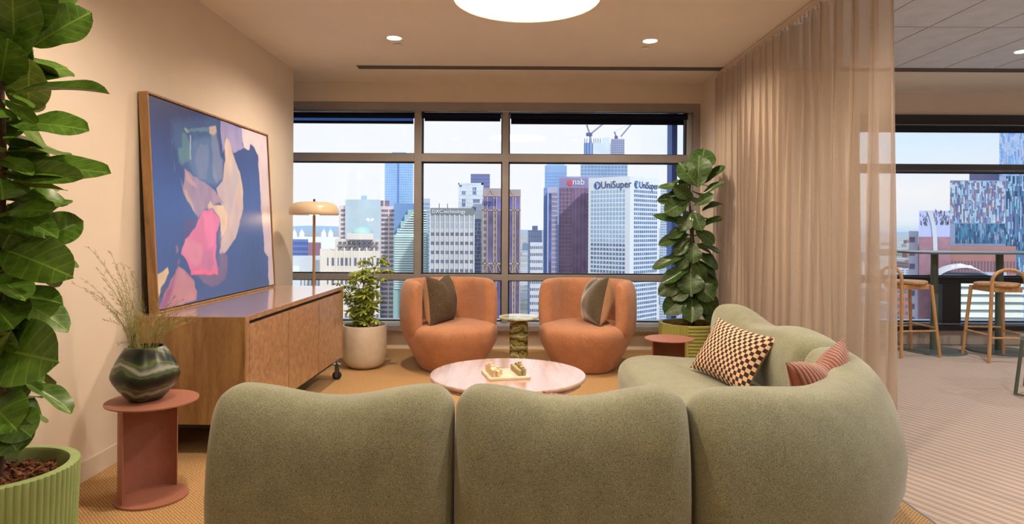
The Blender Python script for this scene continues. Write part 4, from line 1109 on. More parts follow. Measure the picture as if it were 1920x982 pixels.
# ================================================================== BAR TABLE AND STOOLS
bt = thing('bar_table', 'long high olive metal bar table on round pedestal bases at the right window', 'table', (5.0, 7.12, 0))
x0, x1, yh = -.78, 1.6, .30
P = []; 
def rrect(x0, x1, y0, y1, r, n=10):
    out = []
    for cx_, cy_, a in ((x1-r, y1-r, 0), (x0+r, y1-r, 90), (x0+r, y0+r, 180), (x1-r, y0+r, 270)):
        for i in range(n+1): t_ = math.radians(a+90*i/n); out.append((cx_+r*math.cos(t_), cy_+r*math.sin(t_)))
    return out
o_ = rrect(x0, x1, -yh, yh, .2); n = len(o_)
MB().add([(x, y, 1.052) for x, y in o_]+[(x, y, 1.072) for x, y in o_], [tuple(reversed(range(n))), tuple(range(n, 2*n))]+[(i, (i+1) % n, n+(i+1) % n, n+i) for i in range(n)]).build('table_top', M['olivetop'], bt, bevel=.004)
for xx in (-.45, .25, 1.0):
    MB().tube([(xx, .0, .012), (xx, 0, 1.05)], [.040, .036], 24).build('column', M['olive'], bt, smooth='auto')
    MB().lathe([(0, 0), (.30, 0), (.302, .006), (.296, .016), (0, .018)], 56, c=(xx, .0, 0)).build('base_disc', M['olivetop'], bt, smooth='auto')
def stool(x, y, rotz, label):
    t_ = thing('bar_stool', label, 'bar stool', (x, y, 0), rotz, 'ash bar stools at the high table')
    # local: hoop back at -Y
    MB().lathe([(0, .742), (.185, .742), (.196, .748), (.199, .760), (.196, .770), (.186, .774), (0, .772)], 48, fn=lambda r, z, a: r*(1+.05*math.cos(4*a))).build('seat', M['stool'], t_, smooth='auto')
    for a, b_ in (((-.15, -.15, .69), (.15, -.13, .74)), ((-.15, .13, .69), (.15, .15, .74)), ((-.15, -.13, .69), (-.13, .13, .74)), ((.13, -.13, .69), (.15, .13, .74))):
        MB().box(a, b_).build('seat_rail', M['stool'], t_, bevel=.004)
    hoop = []
    for i in range(19):
        a = PI*i/18; hoop.append((-.155*math.cos(a)*1.0, -.178+.0, .80+.115*math.sin(a)))
    pts = [(-.205, -.215, 0), (-.185, -.20, .35), (-.165, -.185, .70)]+hoop+[(.165, -.185, .70), (.185, -.20, .35), (.205, -.215, 0)]
    MB().tube(pts, .0165, 12).build('back_hoop_leg', M['stool'], t_, smooth='auto')
    for s in (-1, 1): MB().tube([(s*.205, .215, 0), (s*.155, .155, .735)], [.014, .0175], 12).build('leg', M['stool'], t_, smooth='auto')
    for p, q in (((-.19, -.20, .245), (.19, -.20, .245)), ((-.19, .195, .30), (.19, .195, .30)), ((-.188, -.20, .27), (-.188, .195, .27)), ((.188, -.20, .27), (.188, .195, .27))):
        MB().tube([p, q], .010, 8).build('stretcher', M['stool'], t_, smooth='auto')
    return t_
stool(4.14, 6.93, math.radians(-83), 'ash bar stool half hidden by the curtain edge, hoop back towards the curtain')
stool(4.90, 6.68, math.radians(-4), 'ash bar stool in front of the high table, hoop back towards the room')
dc = thing('metal_chair', 'dark olive metal chair leg and rail at the far right edge', 'chair', (3.98+.23*math.cos(-.8), 5.22+.23*math.sin(-.8), 0), -.8)
for s, y in ((-1, 0), (1, 0), (-1, .42), (1, .42)):
    MB().tube([(s*.23, y, 0.008), (s*.19, y+(.03 if y == 0 else -.03), .44)], .013, 12).build('leg', M['olive'], dc, smooth='auto')
for y in (0, .42): MB().tube([(-.23, y, .012), (.23, y, .012)], .008, 8).build('floor_rail', M['olive'], dc)
MB().lathe([(0, .43), (.22, .43), (.23, .44), (.22, .455), (0, .45)], 40, c=(0, .21, 0), fn=lambda r, z, a: r*(1+.06*math.cos(4*a))).build('seat', M['olive'], dc, smooth='auto')
MB().tube([(-.19, .40, .44), (-.2, .44, .66), (-.1, .46, .78), (.1, .46, .78), (.2, .44, .66), (.19, .40, .44)], .012, 10).build('back_frame', M['olive'], dc, smooth='auto')

# ================================================================== CITY
GZ = -110
city = {}
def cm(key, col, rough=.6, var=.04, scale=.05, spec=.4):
    col = tuple(v*.90+h*.10 for v, h in zip(col, (222, 230, 240)))  # pale blue distance haze blended into every city and hill base colour
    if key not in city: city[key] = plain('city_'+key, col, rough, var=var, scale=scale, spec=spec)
    return city[key]
m, t, b = newmat('city_ground'); c = coords(t, 'Object', (.008, .012, .01))
vo = N(t, 'ShaderNodeTexVoronoi'); vo.inputs['Scale'].default_value = 1.6; t.links.new(c, vo.inputs['Vector'])
t.links.new(ramp(t, [(0.0, (150, 165, 175)), (0.35, (196, 200, 206)), (0.6, (140, 150, 150)), (1.0, (216, 214, 214))], vo.outputs['Color']), b.inputs['Base Color'])  # light blue-grey stops carry the distance haze in the ground colour
b.inputs['Roughness'].default_value = .9
g = MB().box((-30000, 60, GZ-5), (30000, 40000, GZ)).build('ground', m); g['kind'] = 'structure'
hm = MB(); hr = random.Random(3); pr = []
for i in range(61): pr.append((-18000+600*i, 60+90*(.5+.5*math.sin(i*.37))*hr.uniform(.5, 1)))
for i in range(60):
    (xa, ha), (xb, hb_) = pr[i], pr[i+1]
    hm.add([(xa, 15000, GZ), (xb, 15000, GZ), (xb, 15600, GZ+hb_), (xa, 15600, GZ+ha), (xb, 16200, GZ), (xa, 16200, GZ)], [(0, 1, 2, 3), (3, 2, 4, 5)])
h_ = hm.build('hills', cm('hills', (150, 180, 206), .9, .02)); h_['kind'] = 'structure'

def X_(px, Y): return (px-960)/F*Y
def Z_(px, py, Y): return at(px, py, Y).z
ZONES = [(55, 150, 525, 605)]
class Bld:
    """a tower: px range on its front face at distance Y, top row py, depth dep"""
    def __init__(s, name, label, px0, px1, py, Y, dep, col, key, cat='building', group=None, zbot=GZ, rot=0):
        s.x0, s.x1, s.Y = X_(px0, Y), X_(px1, Y), Y
        s.top = Z_((px0+px1)/2, py, Y); s.dep = dep; s.zb = zbot
        s.w = s.x1-s.x0; s.key = key
        s.t = thing(name, label, cat, (s.x0, Y, zbot), rot, group); s.h = s.top-zbot
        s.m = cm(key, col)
        s.t0, s.t1 = s.x0/Y, s.x1/Y; ZONES.append((min(s.x0, s.x0+s.t0*dep), max(s.x1, s.x1+s.t1*dep), Y-2, Y+dep))
        q0, q1 = s.t0*dep, s.w+s.t1*dep
        MB().add([(0, 0, 0), (s.w, 0, 0), (q1, dep, 0), (q0, dep, 0), (0, 0, s.h), (s.w, 0, s.h), (q1, dep, s.h), (q0, dep, s.h)],
                 [(3,2,1,0),(4,5,6,7),(0,1,5,4),(1,2,6,5),(2,3,7,6),(3,0,4,7)]).build('tower_body', s.m, s.t)
    def wins(s, cols, rows, z0, z1, mat, wf=.6, hf=.5, x0=0, x1=None, d=.15, face='front', name='windows', skip=None):
        x1 = s.w if x1 is None else x1; mb = MB(); cw = (x1-x0)/cols; rh = (z1-z0)/rows
        for i in range(cols):
            for j in range(rows):
                if skip and skip(i, j): continue
                a = x0+cw*(i+.5-wf/2); b_ = x0+cw*(i+.5+wf/2); za = z0+rh*(j+.5-hf/2); zb_ = z0+rh*(j+.5+hf/2)
                if face == 'front': mb.box((a, -d, za), (b_, .1, zb_))
                elif face == 'left': mb.box((-d, a, za), (.1, b_, zb_))
                else: mb.box((s.w-.1, a, za), (s.w+d, b_, zb_))
        o = mb.build(name, mat, s.t, kind='stuff'); return o
    def bx(s, a, b_, mat, name='block'):
        mb = MB().box(a, b_); ts = (s.t0+s.t1)/2; mb.v = [(x+ts*max(0, y), y, z) for x, y, z in mb.v]
        return mb.build(name, mat, s.t)
    def zpy(s, py): return Z_((s.x0+s.w/2)/s.Y*F+960, py, s.Y)-s.zb
def text(body, parent, loc, size, mat, rot=(PI/2, 0, 0), mirror=False, name='sign_lettering', ext=.15):
    cu_ = bpy.data.curves.new(name, 'FONT'); cu_.body = body; cu_.size = size; cu_.extrude = ext; cu_.materials.append(mat); cu_.resolution_u = 3
    tmp = bpy.data.objects.new(name, cu_); tme = bpy.data.meshes.new_from_object(tmp); tme.materials.clear(); tme.materials.append(mat); bpy.data.objects.remove(tmp)
    o = bpy.data.objects.new(name, tme); COL.objects.link(o); o.parent = parent; o.location = loc; o.rotation_euler = rot
    if mirror: o.scale = (-1, 1, 1)
    return o
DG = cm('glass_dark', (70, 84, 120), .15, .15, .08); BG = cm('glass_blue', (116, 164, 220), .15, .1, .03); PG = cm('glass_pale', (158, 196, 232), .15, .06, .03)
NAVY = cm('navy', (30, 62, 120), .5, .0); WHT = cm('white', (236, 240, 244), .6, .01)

# -- corner tower with signs: a left face and a right face meeting at px 1181
Y = 530.0
tw = thing('office_tower', 'white corner tower with square window grid and blue lettering round the top', 'building', (X_(1181, Y), Y, GZ))
Pm = [Vector((X_(1103, Y+26)-X_(1181, Y), 26)), Vector((0, 0)), Vector((X_(1236, Y+30)-X_(1181, Y), 30))]
topz = Z_(1181, 330, Y)-GZ
bkp = [Pm[2]+Vector((-12, 40)), Pm[0]+Vector((8, 40))]
ring = Pm+bkp
Vt = [(p.x, p.y, 0) for p in ring]+[(p.x, p.y, topz) for p in ring]
MB().add(Vt, [(0, 1, 6, 5), (1, 2, 7, 6), (2, 3, 8, 7), (3, 4, 9, 8), (4, 0, 5, 9), (5, 6, 7, 8, 9)]).build('tower_body', WHT, tw)
def facegrid(a, b_, cols, rows, z0, z1, mat, wf, hf, m0, m1, name='windows', d=.25):
    mb = MB(); ax_ = Vector((b_.x-a.x, b_.y-a.y, 0)); L = ax_.length; ax_.normalize(); nrm_ = Vector((ax_.y, -ax_.x, 0))
    st = L*m0; cw = (L*(m1-m0))/cols; rh = (z1-z0)/rows
    for i in range(cols):
        for j in range(rows):
            o = Vector((a.x, a.y, 0))+ax_*(st+cw*(i+.5-wf/2))+Vector((0, 0, z0+rh*(j+.5-hf/2)))+nrm_*d
            mb.obox(o, ax_*cw*wf, -nrm_*(d+.2), Vector((0, 0, rh*hf)))
    return mb.build(name, mat, tw, kind='stuff')
zb_ = topz-(Z_(1181, 330, Y)-Z_(1181, 353, Y))
rowh = 3.65
nr1 = 34
WB = cm('win_blue', (92, 124, 160), .2, .15, .2); WP = cm('win_pale', (150, 190, 220), .2, .05, .1)
facegrid(Pm[0], Pm[1], 11, 12, zb_-rowh*12, zb_, WP, .62, .66, .06, .90)  # top rows get a paler pane colour, a blue reflection painted in
facegrid(Pm[0], Pm[1], 11, nr1-12, zb_-rowh*nr1, zb_-rowh*12, WB, .66, .6, .06, .90)
facegrid(Pm[1], Pm[2], 12, nr1, zb_-rowh*nr1, zb_, WB, .66, .6, .12, .92)
for a, b_, f0, sz in ((Pm[0], Pm[1], .14, 8.4), (Pm[1], Pm[2], .12, 8.0)):
    ax_ = Vector((b_.x-a.x, b_.y-a.y, 0)); L = ax_.length; ax_.normalize(); nn_ = Vector((ax_.y, -ax_.x, 0))
    an = math.atan2(ax_.y, ax_.x)
    o = Vector((a.x, a.y, topz-9.0))+ax_*(L*f0)+nn_*.4
    lo = text('UniSuper', tw, o+ax_*(L*.17), sz, NAVY, (PI/2, 0, an)); lo.scale = (.92 if L < 50 else 1, 1, 1)
    # leafy round emblem
    mb = MB(); cc = o+ax_*(L*.085)+Vector((0, 0, 2.6))
    for rr_, off in ((3.2, 0),):
        pts = [cc+ax_*(rr_*math.cos(q))+Vector((0, 0, rr_*math.sin(q))) for q in [2*PI*i/20 for i in range(20)]]
        mb.add(pts+[p-nn_*.4 for p in pts], [tuple(range(20))]+[(i, (i+1) % 20, 20+(i+1) % 20, 20+i) for i in range(20)])
    mb.build('round_emblem', cm('emblem', (60, 96, 160), .5), tw)
    mb = MB()
    for q0 in (0.3, 1.1, 1.9):
        p0 = cc+nn_*.3+Vector((0, 0, -2.4)); p1 = cc+nn_*.3+ax_*(2.2*math.cos(q0))+Vector((0, 0, 2.2*math.sin(q0)))
        mb.tube([p0, p0.lerp(p1, .6)+ax_*.4, p1], .28, 4)
    mb.build('emblem_lines', WHT, tw)

# -- purple glass tower with red star sign
bd = Bld('office_tower', 'mauve-brown glass tower with a red star and white letters at its crown', 1048, 1103, 331, 610, 40, (150, 120, 150), 'mauve')
MV = cm('mauve2', (112, 84, 116), .25, .12, .1); MVL = cm('mauvel', (150, 142, 186), .5)
bd.bx((0, -.6, bd.zpy(352)), (bd.w, 0, bd.h), MVL, 'crown_band')
bd.wins(30, 1, bd.zpy(351), bd.h-1, cm('mauve3', (150, 140, 180)), .45, .9, name='crown_slats', d=.9)
bd.wins(14, 40, 0, bd.zpy(353), MV, .8, .7)
bd.bx((bd.w*.42, -.8, 0), (bd.w*.95, 0, bd.zpy(352)), MV, 'dark_bay')
bd.wins(8, 1, 0, bd.zpy(352), cm('mauvec', (150, 132, 160)), .12, 1, name='fins', d=1.0)
text('nab', bd.t, (bd.w*.44, -1.3, bd.zpy(346)), 8.0, WHT)
sm_ = MB(); sp_ = []
for i in range(14):
    q = PI/2+2*PI*i/14; r_ = 3.4 if i % 2 == 0 else 2.0; sp_.append((bd.w*.36+r_*math.cos(q)*.9, -1.3, bd.zpy(343)+r_*math.sin(q)))
sm_.add(sp_+[(x, y+.4, z) for x, y, z in sp_], [tuple(range(14))]+[(i, (i+1) % 14, 14+(i+1) % 14, 14+i) for i in range(14)]).build('red_star', cm('red', (222, 60, 70)), bd.t)
b2 = Bld('office_tower', 'slim tower with pale stripes beside the mauve-brown one', 1026, 1045, 350, 600, 30, (176, 176, 206), 'lilac')
b2.bx((1.5, -.5, 0), (b2.w*.42, 0, b2.zpy(362)), cm('navyglass', (52, 78, 140), .15, .2, .1), 'blue_glass_bay')
b2.wins(5, 34, 0, b2.zpy(360), MV, .5, .7, x0=b2.w*.45)
b3_ = Bld('office_tower', 'slim blue edge tower left of the striped one', 1019, 1027, 352, 640, 30, (110, 150, 214), 'bluea')
b3_.wins(2, 40, 0, b3_.h-2, BG, .7, .6)
b4 = Bld('office_tower', 'blue glass tower rising behind the striped tower', 1021, 1062, 310, 820, 30, (138, 172, 214), 'blueb')
b4.wins(10, 40, b4.h-160, b4.h-8, BG, .75, .6)
b4.bx((b4.w*.08, 2, b4.h), (b4.w*.9, 20, b4.h+2.2), PG, 'plant_room')
b5 = Bld('office_tower', 'long low tower block whose striped roof runs behind the signed tower', 1100, 1200, 331.5, 720, 30, (150, 168, 200), 'bluec')
b5.wins(34, 1, b5.h-8, b5.h-1, cm('slatsb', (196, 204, 224)), .5, .9, name='crown_slats', d=.6)

# -- tower under construction
bc_ = Bld('unfinished_tower', 'concrete tower under construction with two cranes on top', 1088, 1176, 300, 900, 35, (150, 176, 206), 'conc')
bc_.wins(14, 12, bc_.h-60, bc_.h-2, cm('concw', (110, 140, 180)), .7, .5)
bc_.bx((X_(1094, 900)-bc_.x0, 4, bc_.h), (X_(1111, 900)-bc_.x0, 25, bc_.zpy(267)), cm('conc2', (128, 160, 204), .6), 'scaffold_bay')
bc_.bx((X_(1111, 900)-bc_.x0, 2, bc_.h), (X_(1144, 900)-bc_.x0, 25, bc_.zpy(268)), cm('conc3', (206, 220, 232), .6), 'lift_core')
bc_.bx((X_(1128, 900)-bc_.x0, 3, bc_.zpy(268)), (X_(1142, 900)-bc_.x0, 20, bc_.zpy(257)), cm('conc3', (206, 220, 232), .6), 'lift_core')
bc_.bx((X_(1145, 900)-bc_.x0, 0, bc_.h), (X_(1170, 900)-bc_.x0, 25, bc_.zpy(260)), cm('conc4', (150, 160, 186), .6), 'formwork')
bc_.wins(7, 9, bc_.h, bc_.zpy(262), cm('conc5', (104, 116, 150)), .6, .6, x0=X_(1145, 900)-bc_.x0, x1=X_(1170, 900)-bc_.x0)
mb = MB()
for px in (1096, 1100, 1105, 1113, 1117, 1121, 1125):
    mb.tube([(X_(px, 900)-bc_.x0, 3, bc_.h), (X_(px, 900)-bc_.x0, 3, bc_.zpy(259))], .45, 4)
mb.build('scaffold_poles', cm('scaf', (90, 120, 180)), bc_.t)
def crane(pbase, pcab, ptop, jib0, jib1, label, cb):
    Yc = 908; o0 = at(*pbase, Yc); o0.z = GZ+bc_.zpy(268)-.0
    t_ = thing('tower_crane', label, 'crane', o0)
    cmx = cm('crane', (52, 92, 170), .5)
    L_ = lambda p: at(p[0], p[1], Yc)-o0
    def lattice(a, b_, w, name, n=8):
        mb = MB(); ax_ = (b_-a); d = ax_.normalized(); s = d.cross(Vector((0, 1, 0))).normalized()*w; e_ = Vector((0, w, 0))
        cs_ = [s+e_, s-e_, -s-e_, -s+e_]
        for c_ in cs_: mb.tube([a+c_, b_+c_], .28, 4)
        for i in range(n):
            for q in range(4): mb.tube([a+ax_*(i/n)+cs_[q], a+ax_*((i+1)/n)+cs_[(q+1) % 4]], .2, 3)
        mb.build(name, cmx, t_)
    lattice(L_(pbase), L_(pcab), .9, 'mast', 6)
    c_ = L_(pcab); MB().box((c_.x-cb, -2, c_.z-2.2), (c_.x+cb*.6, 2, c_.z+2.2)).build('cab', cm('crane2', (70, 80, 130)), t_)
    lattice(c_, L_(ptop), .6, 'a_frame', 5); lattice(L_(jib0), L_(jib1), .7, 'jib', 10)
    MB().tube([L_(ptop), L_(jib1)], .12, 3).build('stay_cable', cmx, t_)
crane((1108, 268), (1106, 252), (1100, 234), (1110, 249), (1136, 228), 'blue tower crane on the left of the unfinished tower', 5)
crane((1157, 262), (1156, 258), (1152, 247), (1164, 256), (1186, 230), 'blue luffing crane on the right of the unfinished tower', 2.5)

# -- blue glass tower left
b6 = Bld('glass_tower', 'tall pale blue glass tower left of the first mullion', 721, 774, 289, 1000, 35, (120, 168, 226), 'blued')
b6.wins(12, 60, 0, b6.h-2, PG, .8, .7)
b6.bx((b6.w*.45, -1, 0), (b6.w*.5, 0, b6.h), cm('blueline', (90, 130, 200)), 'corner_fin')
b6.bx((b6.w*.25, 5, b6.h), (b6.w*.75, 20, b6.h+3.5), BG, 'plant_room')
# -- pale blank tower with banded wings
b7 = Bld('office_tower', 'broad tower with a pale blank centre wall and banded side wings', 647, 713, 374, 500, 30, (184, 204, 212), 'pale')
BN = cm('band', (128, 104, 124), .3, .1, .2); CRM = cm('creamc', (218, 208, 206), .6)
xl = X_(635, 500)-b7.x0; xr = X_(738, 500)-b7.x0
b7.bx((xl, 4, 0), (0, 26, b7.zpy(385)), CRM, 'side_wing'); b7.bx((b7.w, 3, 0), (xr, 28, b7.zpy(386)), CRM, 'side_wing')
mb = MB()
for j in range(26):
    z = b7.zpy(392)-j*3.5
    mb.box((xl+.8, 3.6, z-1.8), (-.1, 4.2, z)); mb.box((b7.w+.4, 2.6, z-1.8), (b7.w+5.2, 3.2, z))
    for q in range(3): mb.box((b7.w+6.4+q*1.3, 2.6, z-1.8), (b7.w+7.2+q*1.3, 3.2, z))
mb.build('window_bands', BN, b7.t, kind='stuff')
b7.bx((b7.w*.45, 6, b7.h), (b7.w*.62, 16, b7.h+3.2), PG, 'roof_cage'); b7.bx((b7.w+.5, 5, b7.zpy(386)), (b7.w+2.6, 12, b7.zpy(375)), BN, 'roof_stack'); b7.bx((b7.w+3.5, 5, b7.zpy(386)), (b7.w+7, 12, b7.zpy(375)), BN, 'roof_stack')
# -- domed stone building
b8 = Bld('domed_building', 'cream stone building with stepped roofs and a pale green dome', 600, 713, 470, 380, 30, (226, 214, 196), 'stone')
YB = 380; f8 = lambda px: X_(px, YB)-b8.x0
b8.bx((f8(628), 3, b8.h), (f8(713), 26, b8.zpy(449)), cm('stone2', (222, 212, 200)), 'upper_storey')
b8.bx((f8(651), 1, b8.zpy(449)), (f8(700), 22, b8.zpy(437)), cm('stone2', (222, 212, 200)), 'attic')
MB().lathe([(6.2*math.cos(q), 4.2*math.sin(q)) for q in [PI/2*i/8 for i in range(8)]]+[(0, 4.2)], 24, c=(f8(672), 10, b8.zpy(438))).build('dome', cm('copper', (168, 208, 200), .5), b8.t, smooth=True)
SW = cm('stonewin', (96, 96, 116), .3)
b8.wins(12, 9, 0, b8.zpy(473), SW, .55, .42, x0=f8(612), x1=f8(713))
b8.wins(6, 2, b8.zpy(460), b8.zpy(451), SW, .4, .6, x0=f8(650), x1=f8(696), d=-2.2)
for q in range(8): b8.bx((f8(603+q*14), -.6, 0), (f8(605.5+q*14), 0, b8.zpy(464)), cm('stone3', (232, 222, 206)), 'pilaster')
b8.wins(9, 2, b8.zpy(468.5), b8.zpy(451), SW, .45, .5, x0=f8(632), x1=f8(710), d=-2.9)
# -- stepped white-balcony tower
b9 = Bld('apartment_tower', 'stepped apartment tower with white balcony bands and green glass', 738, 803, 440, 470, 30, (150, 190, 190), 'aqua')
for q, (pa, pb, pt_) in enumerate(((744, 803, 428), (751, 803, 414), (758, 800, 402), (764, 800, 392), (738, 778, 380))):
    b9.bx((X_(pa, 470)-b9.x0, 3+q*2 if q < 4 else 14, 0), (X_(pb, 470)-b9.x0, 28, b9.zpy(pt_)), cm('aqua', (150, 190, 190)) if q < 4 else cm('bluee', (106, 140, 190)), 'tier')
mb = MB()
for j in range(34):
    py = 394+j*4.4; xs_ = 776-(py-394)*.78 if py < 440 else 740; xs_ = max(739, xs_)
    mb.box((X_(xs_, 470)-b9.x0, -1.2 if py > 440 else 1.5, b9.zpy(py)-.75), (X_(800, 470)-b9.x0, 12, b9.zpy(py)))
mb.build('balcony_bands', cm('bandw', (228, 238, 236), .6), b9.t, kind='stuff')
b10 = Bld('office_tower', 'slender white-gridded tower right of the first mullion', 789, 806, 372, 560, 25, (188, 206, 226), 'gridw')
b10.wins(5, 40, 0, b10.h-3, cm('gridwd', (116, 138, 186)), .5, .5)
# -- grey ribbed tower with white sign
b11 = Bld('office_tower', 'grey ribbed office block with a white company sign along its top', 807, 889, 390, 420, 30, (186, 190, 194), 'greyrib')
RB = cm('rib', (206, 206, 204)); GW = cm('greywin', (92, 98, 118), .2, .15, .3)
zt_ = b11.zpy(402)
for i in range(10): b11.bx((b11.w*i/9-.35, -.9, 0), (b11.w*i/9+.35, 0, zt_), RB, 'rib')
b11.wins(9, 19, 0, zt_-9.5, GW, .62, .34, d=.3)
b11.wins(9, 2, zt_-9, zt_-.5, cm('greylou', (158, 166, 176)), .8, .8)
b11.bx((0, -1.0, zt_), (b11.w, 0, b11.h), cm('greyband', (112, 116, 120)), 'sign_band')
text('DXC.technology', b11.t, (b11.w*.04, -1.4, b11.zpy(399.5)), 3.1, WHT)
for px in (822, 838): b11.bx((X_(px, 420)-b11.x0, 8, b11.h), (X_(px, 420)-b11.x0+.5, 8.5, b11.h+3.2), GW, 'antenna')
# -- white lattice tower, dark box tower
b12 = Bld('office_tower', 'tower wrapped in an irregular white lattice of panels', 859, 906, 343, 520, 30, (112, 128, 172), 'latt')
mb = MB(); rl = random.Random(6)
mb.box((0, -.7, 0), (.7, .1, b12.h)).box((b12.w-1.6, -.7, 0), (b12.w, .1, b12.h)).box((0, -.7, b12.h-1.5), (b12.w, .1, b12.h))
for j in range(46):
    z = b12.h-3.1*j; mb.box((0, -.6, z-.35), (b12.w, .1, z)) if j % 1 == 0 else None
    for i in range(7):
        if rl.random() < .62: xx = b12.w*(i+rl.choice((0, .33, .5)))/7; mb.box((xx, -.6, z-3.1), (xx+.4, .1, z))
        if j < 9 and rl.random() < .8: xx = b12.w*i/7; mb.box((xx, -.5, z-3.1), (xx+b12.w/7, .1, z-.4))
mb.build('white_lattice', cm('lattw', (216, 228, 238)), b12.t, kind='stuff')
b13 = Bld('office_tower', 'dark slate box tower behind the lattice tower', 882, 918, 326, 700, 30, (96, 104, 150), 'slate')
b13.wins(12, 16, b13.h-60, b13.h-2, cm('slate2', (118, 128, 176)), .7, .4)
# -- bronze tower with X bracing and mirrored sign, and its right twin face
for px0, px1, py, lb, Yq in ((905, 943, 353, 'bronze-and-violet glass tower with triangular crown and reversed lettering', 480), (944, 976, 355, 'right-hand wing of the bronze tower, triangle motif at its crown', 482)):
    q = Bld('bronze_tower', lb, px0, px1, py, Yq, 26, (170, 150, 150), 'bronze')
    VG = cm('violet', (108, 100, 172), .2, .15, .1); BR_ = cm('bronze2', (186, 160, 140))
    q.bx((0, -.3, q.zpy(366)), (q.w, 0, q.h), cm('bronze3', (160, 146, 146)), 'crown')
    q.bx((1, -.5, q.zpy(392)), (q.w-1, 0, q.zpy(367)), VG, 'sign_glass')
    q.bx((q.w*.22, -.5, 0), (q.w*.5, 0, q.zpy(396)), cm('violetd', (86, 76, 118), .2, .2, .1), 'dark_glass'); q.bx((q.w*.68, -.5, 0), (q.w*.9, 0, q.zpy(396)), cm('violetd', (86, 76, 118), .2, .2, .1), 'dark_glass')
    mb = MB(); w3 = q.w/3
    xc = q.w*.36
    for a, b_ in (((xc-2.2, q.zpy(366)), (xc, q.zpy(355.5))), ((xc+2.2, q.zpy(366)), (xc, q.zpy(355.5)))): mb.tube([(a[0], -.8, a[1]), (b_[0], -.8, b_[1])], .28, 4)
    for xx in (0, q.w*.2, q.w*.52, q.w*.66, q.w*.93): mb.box((xx, -1, 0), (xx+.7, 0, q.zpy(367)))
    for z in (367, 394): mb.box((0, -1, q.zpy(z)-.4), (q.w, 0, q.zpy(z)+.4))
    for k_ in range(2):
        xa = q.w*(.05+.45*k_); xb = q.w*(.5+.45*k_); za = q.zpy(512); zb2 = q.zpy(496)
        mb.tube([(xa, -.9, za), ((xa+xb)/2, -.9, zb2)], .3, 4); mb.tube([((xa+xb)/2, -.9, zb2), (xb, -.9, za)], .3, 4)
    mb.box((0, -1, q.zpy(494)-.5), (q.w, 0, q.zpy(494)+.5))
    mb.build('facade_frame', BR_, q.t)
    q.wins(1, 26, 0, q.zpy(398), GW, .7, .5, x0=0, x1=q.w*.2, d=.4); q.wins(1, 26, 0, q.zpy(398), GW, .7, .5, x0=q.w*.53, x1=q.w*.66, d=.4)
    if px0 == 905: text('Equi', q.t, (q.w*.68, -1.2, q.zpy(384.5)), 6.2, NAVY, mirror=True)
# -- small towers in the gap
b14 = Bld('office_block', 'small white gridded block in the gap left of the mauve tower', 994, 1018, 455, 520, 20, (214, 222, 232), 'wg')
b14.wins(7, 18, 0, b14.h-1, GW, .6, .4)
b15 = Bld('office_block', 'bluish stepped tower top behind the small white block', 990, 1016, 432, 700, 20, (150, 172, 204), 'bg2')
b15.wins(7, 20, 0, b15.h-1, WHT, .2, .8); b15.bx((b15.w*.3, 2, b15.h), (b15.w*.7, 12, b15.h+5), cm('bg2', (150, 172, 204)), 'roof_block')
b16 = Bld('office_tower', 'narrow white tower right of the signed tower, behind the fig', 1238, 1254, 350, 640, 20, (198, 212, 226), 'wr')
b16.wins(5, 60, 0, b16.h-3, WB, .55, .5)
b17 = Bld('office_tower', 'violet-grey tower seen through the fig leaves', 1256, 1292, 378, 700, 20, (158, 156, 200), 'vr')
b17.wins(7, 60, 0, b17.h-3, cm('vrw', (206, 208, 230)), .3, .7)
# left low ones
b18 = Bld('office_block', 'dark blue glass block under the lamp shade', 548, 578, 449, 600, 20, (96, 122, 186), 'dkb')
b18.wins(8, 20, 0, b18.h-1, cm('dkbw', (62, 84, 150), .2), .7, .6)
b19 = Bld('office_block', 'brick red block right of the lamp pole', 578, 602, 455, 560, 16, (140, 100, 126), 'brk')
b20 = Bld('office_block', 'low pale block with tall window slots at the far left', 540, 602, 482, 420, 24, (206, 214, 220), 'lowp')
b20.wins(6, 1, 3, b20.h-3, GW, .25, .8, x0=b20.w*.35); b20.wins(7, 6, 2, b20.h-2, WHT, .8, .5, x1=b20.w*.35)
# domed exhibition-like skyline
sk_ = thing('distant_domes', 'row of distant white domed roofs on the skyline by the lamp', 'building', at(575, 440, 2500))
mb = MB()
for px in (552, 566, 607, 620):
    p = at(px, 437, 2500)-sk_.location; mb.lathe([(10, -20), (10, -2), (8, 4), (4, 9), (1, 14), (0, 22)], 10, c=(p.x, 0, p.z))
mb.box((at(550, 440, 2500).x-sk_.location.x, -10, -60), (at(640, 440, 2500).x-sk_.location.x, 30, -8)); mb.build('domed_roofs', WHT, sk_, smooth='auto')

# -- right window
r1 = Bld('glass_tower', 'broad rounded glass tower with speckled vertical panels', 1781, 1886, 338, 380, 40, (120, 140, 176), 'spk')
def speck(q, x0, x1, z0, z1, cols, rows, mats, seed, d=.3, dens=.8):
    rs_ = random.Random(seed); cw = (x1-x0)/cols; rh = (z1-z0)/rows; mbs = [MB() for _ in mats]
    for i in range(cols):
        j = 0
        while j < rows:
            L = rs_.randint(1, 4); k_ = rs_.randrange(len(mats))
            if rs_.random() < dens: mbs[k_].box((x0+cw*i+.08*cw, -d, z0+rh*j+.05*rh), (x0+cw*(i+.92), .05, z0+rh*min(rows, j+L)-.1*rh))
            j += L
    for k_, mb in enumerate(mbs): mb.build('glass_panels', mats[k_], q.t, kind='stuff')
g1_, g2_, g3_, g4_ = cm('sp1', (150, 196, 220), .2, .05), cm('sp2', (86, 104, 156), .2, .1), cm('sp3', (140, 108, 136), .2, .1), cm('sp4', (186, 206, 220), .2, .05)
speck(r1, 0, r1.w*.98, r1.zpy(418), r1.h-.4, 34, 24, (g1_, g2_, g3_, g4_), 4)
